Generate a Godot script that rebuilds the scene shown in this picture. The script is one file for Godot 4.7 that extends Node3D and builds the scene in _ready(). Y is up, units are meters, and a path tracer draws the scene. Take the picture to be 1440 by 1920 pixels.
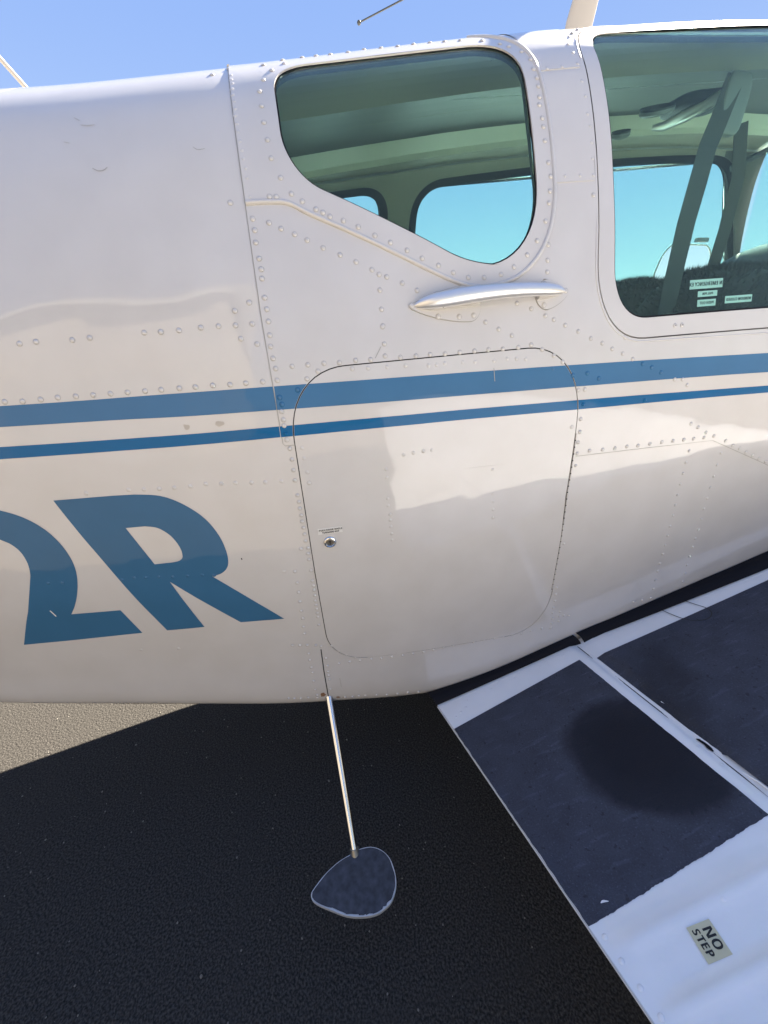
extends Node3D
# A parked low-wing aeroplane seen close from its right-hand side. x = towards the nose, y = up, z = out of the right side. Metres.

var craft: Node3D
var PZ := PackedFloat32Array()
var PY := PackedFloat32Array()
var SMAX := 0.0
const DS := 0.004
var oil := FastNoiseLite.new()
var oil2 := FastNoiseLite.new()
var M := {}
var rng := RandomNumberGenerator.new()

# ---------------------------------------------------------------- shape of the fuselage and the wing
const PROFILE := [[-.52, .45], [-.36, .45], [-.20, .452], [-.11, .460], [-.075, .482], [-.060, .53], [-.050, .61], [-.034, .72], [-.014, .85], [-.002, .98], [0, 1.10], [-.010, 1.22], [-.035, 1.33], [-.070, 1.43], [-.112, 1.52], [-.165, 1.595], [-.235, 1.645], [-.335, 1.675], [-.43, 1.686], [-.52, 1.69]]
const ROOF_RISE := [[-3.6, -.22], [-1.5, -.05], [-.6, .010], [-.3, .030], [0, .068], [.3, .116], [.6, .160], [1.0, .204], [1.5, .235], [2.6, .22]]
const BELLY_DROP := [[-3.6, -.55], [-1.5, -.27], [-.6, -.084], [-.3, -.028], [0, .036], [.2, .076], [.45, .10], [.9, .11], [1.5, .11], [2.6, .09]]

func cat(a: Vector2, b: Vector2, c: Vector2, d: Vector2, t: float) -> Vector2:
	return .5 * (2.0 * b + (c - a) * t + (2.0 * a - 5.0 * b + 4.0 * c - d) * t * t + (3.0 * b - a - 3.0 * c + d) * t * t * t)

func make_profile() -> void:
	var pts := PackedVector2Array()
	var n := PROFILE.size()
	for i in n - 1:
		for k in 12:
			var g := func(j): return Vector2(PROFILE[clampi(j, 0, n - 1)][0], PROFILE[clampi(j, 0, n - 1)][1])
			pts.append(cat(g.call(i - 1), g.call(i), g.call(i + 1), g.call(i + 2), k / 12.0))
	pts.append(Vector2(PROFILE[n - 1][0], PROFILE[n - 1][1]))
	var total := 0.0
	var next := 0.0
	for i in pts.size() - 1:
		var l := pts[i].distance_to(pts[i + 1])
		while next <= total + l:
			var p := pts[i].lerp(pts[i + 1], (next - total) / l)
			PZ.append(p.x)
			PY.append(p.y)
			next += DS
		total += l
	SMAX = total
	PZ.append(pts[pts.size() - 1].x)
	PY.append(pts[pts.size() - 1].y)

func tab(t: Array, x: float) -> float:
	var n := t.size()
	var i := 0
	while i < n - 2 and x > t[i + 1][0]:
		i += 1
	var h: float = t[i + 1][0] - t[i][0]
	var u := clampf((x - t[i][0]) / h, -.5, 1.5)
	var m0: float = (t[mini(i + 1, n - 1)][1] - t[maxi(i - 1, 0)][1]) / (t[mini(i + 1, n - 1)][0] - t[maxi(i - 1, 0)][0]) * h
	var m1: float = (t[mini(i + 2, n - 1)][1] - t[i][1]) / (t[mini(i + 2, n - 1)][0] - t[i][0]) * h
	return t[i][1] * (2 * u * u * u - 3 * u * u + 1) + m0 * (u * u * u - 2 * u * u + u) + t[i + 1][1] * (3 * u * u - 2 * u * u * u) + m1 * (u * u * u - u * u)

func root_line(x: float) -> float:   # height of the wing's upper skin where it meets the fuselage
	if x < 1.3:
		return .0307 * x * x + .2579 * x + .339
	var d := x - 1.3
	return .7262 + .338 * d - .3755 * d * d

# side: 0 right of the fuselage, 1 left, 2 upper skin of the right wing, 3 of the left wing
func raw(side: int, u: float, v: float) -> Vector3:
	if side >= 2:
		var y := root_line(u) + .12 * maxf(v, -.05) - .012
		if u < .66 and v > .4:
			var reach := smoothstep(.0, .06, u - (.278 + .125 * v)) * smoothstep(.66, .6, u)
			for c in [.480, .552, .625, .70, .775, .85]:
				y += .0065 * reach * exp(-pow((v - c) / .0075, 2.0))
		if u < .70:
			y -= .007 * smoothstep(.655, .675, u - .056 * v)
		return Vector3(u, y, v if side == 2 else -1.04 - v)
	var f := clampf(v, 0.0, SMAX) / DS
	var i := mini(int(f), PZ.size() - 2)
	var t := minf(f - i, 1.0)
	var z := lerpf(PZ[i], PZ[i + 1], t)
	var y2 := lerpf(PY[i], PY[i + 1], t)
	var a := -.13 - u
	a = .5 * (a + sqrt(a * a + .0144))
	y2 += tab(ROOF_RISE, u) * maxf(0.0, (y2 - 1.10) / .59) - tab(BELLY_DROP, u) * maxf(0.0, (.85 - y2) / .4)
	z = -.52 + (z + .52) * (1.0 - .1405 * a / .52)
	if side == 0:
		z += oil.get_noise_2d(u, v) * .0019 * smoothstep(1.62, 1.5, v) + oil2.get_noise_2d(u, v) * .0003
		return Vector3(u, y2, z)
	return Vector3(u, y2, -1.04 - z)

func normal_at(side: int, u: float, v: float) -> Vector3:
	var e := .005
	var n := (raw(side, u + e, v) - raw(side, u - e, v)).cross(raw(side, u, minf(v + e, 9.0)) - raw(side, u, v - e)).normalized()
	return n if side == 0 or side == 3 else -n

func at(side: int, u: float, v: float, off := 0.0) -> Vector3:
	return raw(side, u, v) + normal_at(side, u, v) * off

# ---------------------------------------------------------------- mesh building
class Sheet:
	var v := PackedVector3Array()
	var n := PackedVector3Array()
	var uv := PackedVector2Array()
	func tri(a: Vector3, b: Vector3, c: Vector3, na: Vector3, nb: Vector3, nc: Vector3, ua := Vector2.ZERO, ub := Vector2.ZERO, uc := Vector2.ZERO) -> void:
		if (b - a).cross(c - a).dot(na + nb + nc) > 0.0:
			v.append_array([a, c, b])
			n.append_array([na, nc, nb])
			uv.append_array([ua, uc, ub])
		else:
			v.append_array([a, b, c])
			n.append_array([na, nb, nc])
			uv.append_array([ua, ub, uc])
	func quad(a: Vector3, b: Vector3, c: Vector3, d: Vector3, m: Vector3) -> void:
		tri(a, b, c, m, m, m)
		tri(a, c, d, m, m, m)
	func flat(a: Vector3, b: Vector3, c: Vector3, d: Vector3, away: Vector3) -> void:   # a quad turned away from a point
		var m := (b - a).cross(c - a).normalized()
		if m == Vector3.ZERO:
			m = (c - a).cross(d - a).normalized()
		if m.dot((a + c) / 2 - away) < 0:
			m = -m
		quad(a, b, c, d, m)
	func box(c: Vector3, size: Vector3, b := Basis.IDENTITY) -> void:
		var h := size / 2
		for ax in 3:
			for s in [-1.0, 1.0]:
				var e: Array[Vector3] = [Vector3.ZERO, Vector3.ZERO, Vector3.ZERO]
				e[0][ax] = h[ax] * s
				e[1][(ax + 1) % 3] = h[(ax + 1) % 3]
				e[2][(ax + 2) % 3] = h[(ax + 2) % 3]
				quad(c + b * (e[0] + e[1] + e[2]), c + b * (e[0] - e[1] + e[2]), c + b * (e[0] - e[1] - e[2]), c + b * (e[0] + e[1] - e[2]), (b * e[0]).normalized())
	func tube(p: Array, r: Array, sides := 12, squash := 1.0, flat_dir := Vector3.ZERO, caps := true) -> void:   # squash: height across flat_dir
		var rings := []
		var norms := []
		var k := p.size()
		var ref := flat_dir if flat_dir != Vector3.ZERO else Vector3(.31, .92, .22)
		for i in k:
			var d: Vector3 = (p[mini(i + 1, k - 1)] - p[maxi(i - 1, 0)]).normalized()
			var sx := d.cross(ref).normalized()
			var sy := sx.cross(d).normalized()
			var ring := PackedVector3Array()
			var nn := PackedVector3Array()
			for j in sides:
				var a := TAU * j / sides
				ring.append(p[i] + (sx * cos(a) + sy * sin(a) * squash) * r[mini(i, r.size() - 1)])
				nn.append((sx * cos(a) * squash + sy * sin(a)).normalized())
			rings.append(ring)
			norms.append(nn)
		for i in k - 1:
			for j in sides:
				var l := (j + 1) % sides
				tri(rings[i][j], rings[i][l], rings[i + 1][l], norms[i][j], norms[i][l], norms[i + 1][l])
				tri(rings[i][j], rings[i + 1][l], rings[i + 1][j], norms[i][j], norms[i + 1][l], norms[i + 1][j])
		if caps:
			for e in [0, k - 1]:
				var d2: Vector3 = (p[0] - p[1]).normalized() if e == 0 else (p[k - 1] - p[k - 2]).normalized()
				for j in sides:
					tri(p[e], rings[e][j], rings[e][(j + 1) % sides], d2, d2, d2)
	func lathe(c: Vector3, b: Basis, prof: Array, sides := 16) -> void:   # prof: [radius, height along b.z]
		for i in prof.size() - 1:
			var r0: float = prof[i][0]
			var h0: float = prof[i][1]
			var r1: float = prof[i + 1][0]
			var h1: float = prof[i + 1][1]
			var sl := Vector2(h1 - h0, r0 - r1).normalized()
			for j in sides:
				var a := TAU * j / sides
				var a2 := TAU * (j + 1) / sides
				var d := b.x * cos(a) + b.y * sin(a)
				var d2 := b.x * cos(a2) + b.y * sin(a2)
				var m := (d * sl.x + b.z * sl.y).normalized()
				var m2 := (d2 * sl.x + b.z * sl.y).normalized()
				tri(c + d * r0 + b.z * h0, c + d2 * r0 + b.z * h0, c + d2 * r1 + b.z * h1, m, m2, m2)
				tri(c + d * r0 + b.z * h0, c + d2 * r1 + b.z * h1, c + d * r1 + b.z * h1, m, m2, m)
	func blob(c: Vector3, r: Vector3, b := Basis.IDENTITY, power := 2.6, bump: FastNoiseLite = null, amp := 0.0) -> void:   # a rounded block
		var pts := []
		var nv := 20
		var nu := 32
		for i in nv + 1:
			var row := PackedVector3Array()
			for j in nu:
				var th := PI * i / nv
				var ph := TAU * j / nu
				var d := Vector3(sin(th) * cos(ph), cos(th), sin(th) * sin(ph))
				var q := pow(pow(absf(d.x), power) + pow(absf(d.y), power) + pow(absf(d.z), power), -1.0 / power)
				var g := d * q
				if bump:
					g *= 1.0 + amp * bump.get_noise_3dv(d * 3.0)
				row.append(c + b * (g * r))
			pts.append(row)
		for i in nv:
			for j in nu:
				var l := (j + 1) % nu
				var ns := []
				for q in [[i, j], [i, l], [i + 1, l], [i + 1, j]]:
					var up: Vector3 = pts[maxi(q[0] - 1, 0)][q[1]] - pts[mini(q[0] + 1, nv)][q[1]]
					var ac: Vector3 = pts[clampi(q[0], 1, nv - 1)][(q[1] + 1) % nu] - pts[clampi(q[0], 1, nv - 1)][(q[1] + nu - 1) % nu]
					var m := up.cross(ac).normalized()
					ns.append(m if m.dot(pts[q[0]][q[1]] - c) > 0 else -m)
				tri(pts[i][j], pts[i][l], pts[i + 1][l], ns[0], ns[1], ns[2])
				tri(pts[i][j], pts[i + 1][l], pts[i + 1][j], ns[0], ns[2], ns[3])
	func mesh() -> ArrayMesh:
		var a := []
		a.resize(Mesh.ARRAY_MAX)
		a[Mesh.ARRAY_VERTEX] = v
		a[Mesh.ARRAY_NORMAL] = n
		a[Mesh.ARRAY_TEX_UV] = uv
		var m := ArrayMesh.new()
		m.add_surface_from_arrays(Mesh.PRIMITIVE_TRIANGLES, a)
		return m

func put(called: String, sh, mat: Material, parent: Node = null, label := "") -> MeshInstance3D:
	var o := MeshInstance3D.new()
	o.name = called
	o.mesh = sh.mesh() if sh is Sheet else sh
	o.material_override = mat
	(parent if parent else craft).add_child(o, true)
	if label:
		o.set_meta("label", label)
	return o

func loop(pts: Array) -> PackedVector2Array:   # a closed outline with rounded corners: [u, v, length of the round]
	var out := PackedVector2Array()
	var n := pts.size()
	for i in n:
		var p := Vector2(pts[i][0], pts[i][1])
		var r: float = pts[i][2] if pts[i].size() > 2 else 0.0
		if r <= 0.0:
			out.append(p)
			continue
		var a := p + (Vector2(pts[(i + n - 1) % n][0], pts[(i + n - 1) % n][1]) - p).normalized() * r
		var b := p + (Vector2(pts[(i + 1) % n][0], pts[(i + 1) % n][1]) - p).normalized() * r
		for k in 13:
			var t := k / 12.0
			# close to a circular arc
			out.append((a * (1 - t) * (1 - t) + p * 2.0 * .82 * t * (1 - t) + b * t * t) / ((1 - t) * (1 - t) + 2.0 * .82 * t * (1 - t) + t * t))
	return out

func smooth(pts: Array, closed: bool, k := 6) -> PackedVector2Array:
	var out := PackedVector2Array()
	var n := pts.size()
	var g := func(i):
		var j: int = (i + n) % n if closed else clampi(i, 0, n - 1)
		return Vector2(pts[j][0], pts[j][1])
	for i in (n if closed else n - 1):
		for s in k:
			out.append(cat(g.call(i - 1), g.call(i), g.call(i + 1), g.call(i + 2), s / float(k)))
	if not closed:
		out.append(g.call(n - 1))
	return out

func grown(poly: PackedVector2Array, d: float) -> PackedVector2Array:
	var p := Geometry2D.offset_polygon(poly, d, Geometry2D.JOIN_ROUND)
	return p[0] if p.size() else poly

func touches(poly: PackedVector2Array, r: Rect2) -> bool:
	var n := poly.size()
	for i in n:
		var a := poly[i]
		var b := poly[(i + 1) % n]
		if maxf(a.x, b.x) < r.position.x or minf(a.x, b.x) > r.end.x or maxf(a.y, b.y) < r.position.y or minf(a.y, b.y) > r.end.y:
			continue
		return true
	return false

# lays the outline on a skin, `off` outside it, in cells of du x dv; holes are cut out
func lay(sh: Sheet, side: int, poly: PackedVector2Array, holes: Array, off: float, du := .03, dv := .015, inward := false) -> void:
	var lo := poly[0]
	var hi := poly[0]
	for p in poly:
		lo = lo.min(p)
		hi = hi.max(p)
	var cache := {}
	var corner := func(p: Vector2):
		if cache.has(p):
			return cache[p]
		var nn := normal_at(side, p.x, p.y)
		var r := [raw(side, p.x, p.y) + nn * off, -nn if inward else nn]
		cache[p] = r
		return r
	var nx := int(ceil((hi.x - lo.x) / du))
	var ny := int(ceil((hi.y - lo.y) / dv))
	for i in nx:
		for j in ny:
			var a := Vector2(lo.x + i * du, lo.y + j * dv)
			var b := Vector2(minf(a.x + du, hi.x), minf(a.y + dv, hi.y))
			var r := Rect2(a, b - a)
			var rect := PackedVector2Array([a, Vector2(b.x, a.y), b, Vector2(a.x, b.y)])
			var cut := touches(poly, r)
			if not cut and not Geometry2D.is_point_in_polygon((a + b) / 2, poly):
				continue
			var gone := false
			var cutters := []
			for h in holes:
				if touches(h, r):
					cutters.append(h)
				elif Geometry2D.is_point_in_polygon((a + b) / 2, h):
					gone = true
			if gone:
				continue
			var pieces := [rect]
			if cut:
				pieces = Geometry2D.intersect_polygons(rect, poly)
			for h in cutters:
				var rest := []
				for p in pieces:
					for q in Geometry2D.clip_polygons(p, h):
						if not Geometry2D.is_polygon_clockwise(q) or Geometry2D.clip_polygons(p, h).size() == 1:
							rest.append(q)
				pieces = rest
			for p in pieces:
				var idx := PackedInt32Array([0, 1, 2, 0, 2, 3]) if not cut and cutters.is_empty() else Geometry2D.triangulate_polygon(p)
				for k in idx.size() / 3:
					var c := [corner.call(p[idx[k * 3]]), corner.call(p[idx[k * 3 + 1]]), corner.call(p[idx[k * 3 + 2]])]
					sh.tri(c[0][0], c[1][0], c[2][0], c[0][1], c[1][1], c[2][1], p[idx[k * 3]], p[idx[k * 3 + 1]], p[idx[k * 3 + 2]])

# the wall along an outline between two distances from the skin; out = 1 faces away from the outline's inside
func wall(sh: Sheet, side: int, poly: PackedVector2Array, o0: float, o1: float, out := 1.0, closed := true) -> void:
	var n := poly.size()
	var mid := Vector2.ZERO
	for p in poly:
		mid += p / n
	for i in (n if closed else n - 1):
		var p := poly[i]
		var q := poly[(i + 1) % n]
		if p.distance_to(q) < 1e-5:
			continue
		var e := .5 * (at(side, p.x, p.y) + at(side, q.x, q.y))
		var a := at(side, p.x, p.y, o0)
		var b := at(side, q.x, q.y, o0)
		var c := at(side, q.x, q.y, o1)
		var d := at(side, p.x, p.y, o1)
		var m := (b - a).cross(normal_at(side, p.x, p.y)).normalized()
		var away := q - p
		var out2 := Vector2(away.y, -away.x)
		var inside := Geometry2D.is_point_in_polygon((p + q) / 2 + out2.normalized() * .0008, poly) if closed else out2.dot((p + q) / 2 - mid) < 0
		if inside:
			out2 = -out2
		var w := at(side, p.x + out2.normalized().x * .002, p.y + out2.normalized().y * .002) - at(side, p.x, p.y)
		if m.dot(w) * out < 0:
			m = -m
		sh.quad(a, b, c, d, m)

func plate(side: int, poly: PackedVector2Array, holes: Array, top: float, bottom: float, du := .03, dv := .015) -> Sheet:   # a sheet of metal with edges
	var sh := Sheet.new()
	lay(sh, side, poly, holes, top, du, dv)
	wall(sh, side, poly, bottom, top)
	for h in holes:
		wall(sh, side, h, bottom, top, -1.0)
	return sh

func pane(side: int, poly: PackedVector2Array, o0: float, o1: float) -> Sheet:
	var sh := Sheet.new()
	lay(sh, side, poly, [], o0, .04, .02)
	lay(sh, side, poly, [], o1, .04, .02, true)
	wall(sh, side, poly, o1, o0)
	return sh

func ribbon(side: int, line: PackedVector2Array, half: float) -> PackedVector2Array:   # a narrow outline along a line
	var l := PackedVector2Array()
	var r := PackedVector2Array()
	for i in line.size():
		var d := (line[mini(i + 1, line.size() - 1)] - line[maxi(i - 1, 0)]).normalized()
		l.append(line[i] + Vector2(-d.y, d.x) * half)
		r.append(line[i] - Vector2(-d.y, d.x) * half)
	r.reverse()
	l.append_array(r)
	return l

var head_mesh := {}
func rivet_mesh(r: float, h: float) -> ArrayMesh:
	var key := Vector2(r, h)
	if not head_mesh.has(key):
		var s := Sheet.new()
		# a dome of three rings with smooth normals
		var rings := 3
		var n := 10
		var pos := func(i, j):
			var t: float = i / float(rings) * PI / 2
			return Vector3(cos(t) * r * cos(TAU * j / n), cos(t) * r * sin(TAU * j / n), sin(t) * h - .0003)
		var nor := func(i, j):
			var t: float = i / float(rings) * PI / 2
			return Vector3(cos(t) / r * cos(TAU * j / n), cos(t) / r * sin(TAU * j / n), sin(t) / h).normalized()
		for i in rings:
			for j in n:
				s.tri(pos.call(i, j), pos.call(i, j + 1), pos.call(i + 1, j + 1), nor.call(i, j), nor.call(i, j + 1), nor.call(i + 1, j + 1))
				if i < rings - 1:
					s.tri(pos.call(i, j), pos.call(i + 1, j + 1), pos.call(i + 1, j), nor.call(i, j), nor.call(i + 1, j + 1), nor.call(i + 1, j))
		var ring := Sheet.new()
		for j in n:
			var d0 := Vector3(cos(TAU * j / n), sin(TAU * j / n), 0)
			var d1 := Vector3(cos(TAU * (j + 1) / n), sin(TAU * (j + 1) / n), 0)
			ring.quad(d0 * r * .95 + Vector3(0, 0, .00025), d1 * r * .95 + Vector3(0, 0, .00025), d1 * (r + .0005) + Vector3(0, 0, .0002), d0 * (r + .0005) + Vector3(0, 0, .0002), Vector3.BACK)
		var m := s.mesh()
		var arr := ring.mesh().surface_get_arrays(0)
		m.add_surface_from_arrays(Mesh.PRIMITIVE_TRIANGLES, arr)
		m.surface_set_material(0, M.white)
		m.surface_set_material(1, M.dirt)
		head_mesh[key] = m
	return head_mesh[key]

func frame_at(side: int, u: float, v: float, off: float) -> Transform3D:
	var n := normal_at(side, u, v)
	var x := (raw(side, u + .004, v) - raw(side, u - .004, v)).normalized()
	var y := n.cross(x).normalized()
	return Transform3D(Basis(x, y, n), raw(side, u, v) + n * off)

func on_stripe(u: float, v: float) -> int:
	if v > 1.168 - .02 * clampf((u + .44) / 1.42, 0, 1) + .001 and v < 1.198 - .0215 * clampf((u + .15) / 1.12, 0, 1):
		return 1
	if v > 1.1205 - .0045 * clampf((u - .15) / .85, 0, 1) and v < 1.139 - .0105 * clampf((u + .2) / 1.2, 0, 1):
		return 2
	return 0

func rivets(list: Array, parent: Node, off: float, r: float, h: float, side := 0) -> void:
	for i in list.size() / 2:
		var u: float = list[i * 2] / 1000.0
		var v: float = list[i * 2 + 1] / 1000.0
		var o := MeshInstance3D.new()
		o.name = "rivet"
		o.mesh = rivet_mesh(r, h)
		var s := on_stripe(u, v) if side == 0 else 0
		o.set_surface_override_material(0, M.white if s == 0 else M.stripe_pale if s == 1 else M.stripe_deep)
		if s:
			o.set_surface_override_material(1, M.stripe_deep)
		o.transform = frame_at(side, u, v, off + (.0003 if s else 0.0))
		parent.add_child(o, true)

func rivet_stuff(called: String, list: Array, parent: Node, off: float, r: float, h: float, m: Material = null) -> void:   # the small ones, past the three hundred that show largest
	var st := SurfaceTool.new()
	for i in list.size() / 2:
		st.append_from(rivet_mesh(r, h), 0, frame_at(0, list[i * 2] / 1000.0, list[i * 2 + 1] / 1000.0, off))
	var o := MeshInstance3D.new()
	o.name = called
	o.mesh = st.commit()
	o.material_override = m if m else M.white
	o.set_meta("kind", "stuff")
	parent.add_child(o, true)

func words(text: String, where: Transform3D, size: float, mat: Material, parent: Node, bold := true, wide := 1.0) -> MeshInstance3D:
	var f := SystemFont.new()
	f.font_names = ["Droid Sans"]
	f.font_weight = 700 if bold else 400
	var t := TextMesh.new()
	t.text = text
	t.font = f
	t.font_size = 32
	t.pixel_size = size / 24.0
	t.depth = .0004
	var o := MeshInstance3D.new()
	o.name = "lettering"
	o.mesh = t
	o.material_override = mat
	o.transform = where * Transform3D(Basis.from_scale(Vector3(wide, 1, 1)), Vector3.ZERO)
	parent.add_child(o, true)
	return o

# ---------------------------------------------------------------- materials
func lin(r: float, g: float, b: float) -> Color:
	return Color(r, g, b).linear_to_srgb()

func noise_tex(freq: float, octaves: int, seed_: int, size := 1024, c0 := Color.BLACK, c1 := Color.WHITE, type := FastNoiseLite.TYPE_SIMPLEX_SMOOTH) -> NoiseTexture2D:
	var f := FastNoiseLite.new()
	f.noise_type = type
	f.frequency = freq
	f.fractal_octaves = octaves
	f.seed = seed_
	var t := NoiseTexture2D.new()
	t.width = size
	t.height = size
	t.seamless = true
	t.noise = f
	var g := Gradient.new()
	g.set_color(0, c0)
	g.set_color(1, c1)
	t.color_ramp = g
	return t

func mat(called: String, c: Color, rough: float, metal := 0.0, spec := .5) -> StandardMaterial3D:
	var m := StandardMaterial3D.new()
	m.resource_name = called
	m.albedo_color = c
	m.roughness = rough
	m.metallic = metal
	m.metallic_specular = spec
	return m

func paint(called: String, c: Color, worn: Texture2D) -> StandardMaterial3D:
	var m := mat(called, c, .38, 0.0, .5 if c.r > .4 else .2)
	m.clearcoat_enabled = true
	m.clearcoat = 1.0 if c.r > .4 else .4
	m.clearcoat_roughness = .045
	m.albedo_texture = worn
	m.uv1_triplanar = true
	m.uv1_world_triplanar = true
	m.uv1_scale = Vector3.ONE * 1.3
	return m

func make_materials() -> void:
	var worn := noise_tex(.006, 5, 3, 1024, Color(.965, .962, .955), Color(1, 1, 1))
	M.white = paint("cream_white_paint", lin(.60, .58, .55), worn)
	M.wing = paint("skylit_wing_paint", lin(.86, .86, .86), worn)  # same paint as the fuselage, lightened to stand for skylight on the wing
	M.bar = mat("silver_paint", lin(.72, .71, .69), .28, .65)
	M.dirt = mat("grimy_paint", lin(.45, .43, .39), .6)
	M.lap = mat("sealant_line", lin(.34, .33, .30), .6)
	M.hatch_gap = mat("hatch_seal", lin(.13, .125, .12), .7)
	M.stripe_pale = paint("blue_grey_paint", lin(.055, .165, .31), worn)
	M.stripe_deep = paint("deep_blue_paint", lin(.000, .115, .28), worn)
	M.letter = paint("slate_blue_paint", lin(.042, .135, .25), worn)
	M.rubber = mat("black_rubber", lin(.010, .010, .013), .65, 0.0, .22)
	M.dark = mat("dark_gap", lin(.03, .03, .028), .8)
	M.chrome = mat("polished_steel", lin(.66, .67, .68), .09, 1.0)
	M.worn_steel = mat("dull_steel", lin(.25, .24, .22), .4, 1.0)
	M.black = mat("black_ink", lin(.01, .01, .01), .5)
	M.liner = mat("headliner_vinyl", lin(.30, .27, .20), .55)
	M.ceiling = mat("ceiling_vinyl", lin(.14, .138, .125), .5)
	M.post = mat("post_trim", lin(.07, .065, .045), .4)
	M.cove = mat("lit_cove_trim", lin(.62, .60, .47), .3)  # pale tone stands for the light the cove strip catches
	M.trim = mat("grey_trim", lin(.05, .055, .055), .5)
	M.wool = mat("sheepskin", lin(.016, .017, .016), .9)
	M.wool.rim_enabled = true
	M.wool.rim = .25
	M.strap = mat("belt_webbing", lin(.065, .065, .06), .7)
	M.grey_plastic = mat("grey_plastic", lin(.2, .2, .185), .45)
	M.mauve = mat("mauve_upholstery", lin(.30, .2, .19), .7)
	M.placard = mat("placard_film", lin(.7, .72, .68), .4)
	M.clear = mat("clear_label", lin(.68, .67, .63), .3)
	M.tan = mat("antenna_paint", lin(.5, .46, .4), .45)
	M.decal = mat("aged_decal", lin(.60, .56, .37), .5)
	M.wear = mat("bare_edge", lin(.6, .62, .64), .45, .6)
	var g := mat("tinted_glass", lin(.70, .97, .93), .0)
	g.transparency = BaseMaterial3D.TRANSPARENCY_ALPHA
	g.albedo_color.a = 0.02
	g.refraction_enabled = true
	g.refraction_scale = .016
	M.glass = g
	var w := mat("windscreen_glass", lin(.75, .9, .9), .0)
	w.transparency = BaseMaterial3D.TRANSPARENCY_ALPHA
	w.albedo_color.a = .06
	M.windscreen = w

# ---------------------------------------------------------------- rivet rows: millimetres along and up the skin
const RV_SEAM := [-30,1677,-27,1642,-27,1629,-26,1619,-27,1607,-27,1595,-26,1583,-26,1570,-27,1559,-26,1546,-26,1534,-25,1520,-24,1507,-24,1495,-22,1482,-22,1469,-21,1444,-22,1416,-21,1401,-22,1385,-20,1364,-19,1350,-20,1338,-20,1313,-19,1298,-19,1282,-20,1264,-21,1249,-20,1233,-18,1219,-18,1203,-18,1179,-16,1169,-18,1159,-17,1147,-17,1138,-16,1126,-16,1117]
const RV_FRAME := [17,1441,7,1442,40,1443,55,1432,74,1420,84,1415,94,1409,114,1402,136,1392,161,1379,185,1368,211,1356,235,1344,262,1333,287,1322,313,1314,341,1312,372,1314,396,1322,421,1336,440,1353,457,1377,465,1400,468,1415,471,1434,469,1452,466,1481,466,1500,466,1512,464,1531,466,1542,467,1558,467,1571,465,1586,464,1604,454,1623,436,1639,424,1650,398,1670,363,1684,336,1689,311,1694,282,1696,253,1693,225,1698,198,1712,167,1695,137,1695,113,1699,90,1702,57,1694,58,1667,25,1671,36,1645,21,1620,13,1596,13,1570,13,1544,15,1518,17,1492,27,1465]
const RV_FWD := [1,1409,18,1400,37,1391,55,1382,78,1370,103,1359,127,1348,151,1336,162,1329,174,1325,199,1315,223,1304,161,1309,161,1284,161,1262,160,1261,161,1238,8,1220,33,1220,59,1220,84,1219,111,1220,136,1219,161,1222,187,1218,214,1218,239,1218,266,1217,293,1217,320,1217,346,1217,373,1216,403,1216,428,1218,450,1210,474,1200,493,1190,48,1210,29,1201,12,1187,490,1586,518,1587,548,1590,546,1611,545,1632,556,1654,570,1670,590,1688,548,1561,550,1538,550,1513,552,1496,552,1474,551,1453,551,1431,526,1432,498,1433,550,1406,461,1347,459,1327,458,1312,454,1255,471,1249,494,1240,521,1230,548,1219,573,1211,596,1202,620,1194,644,1185,667,1177,689,1171,713,1162,748,1150,767,1149,781,1140,622,1216,516,1170,547,1171,573,1162,531,1148,545,1148,545,1126,685,1123,544,1104,546,1084,545,1065,547,1042,575,1045,606,1044,635,1044,664,1045,691,1044,720,1045,749,1046,777,1046,804,1046,829,1046,856,1046,882,1047,919,1033,944,1020,966,1011,989,1000,1013,990,1036,980,1060,970,812,1079,833,1070,857,1057,341,1254,365,1243,390,1233,353,1295,427,1266,400,1275]
const RV_AFT := [-421,1203,-396,1202,-370,1203,-345,1204,-319,1204,-294,1204,-269,1204,-244,1204,-218,1204,-194,1204,-167,1204,-143,1204,-117,1204,-91,1203,-67,1203,-41,1203,-120,1282,-94,1282,-69,1281,-44,1281,-67,1300,-44,1309,-64,1263,-41,1254,-152,1281,-178,1281,-202,1282,-280,1281,-305,1280,-355,1281,-378,1280,-51,1440,-56,1659]
const RV_LOW := [-349,1057,-282,1058,-258,1057,-234,1056,-210,1056,-184,1056,-159,1058,-134,1056,-111,1055,-85,1053,-62,1051,-35,1050,-346,882,-324,884,-304,882,-281,881,-257,878,-231,878,-205,877,-184,874,-471,889,-447,887,-56,862,-373,675,-299,674]
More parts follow.
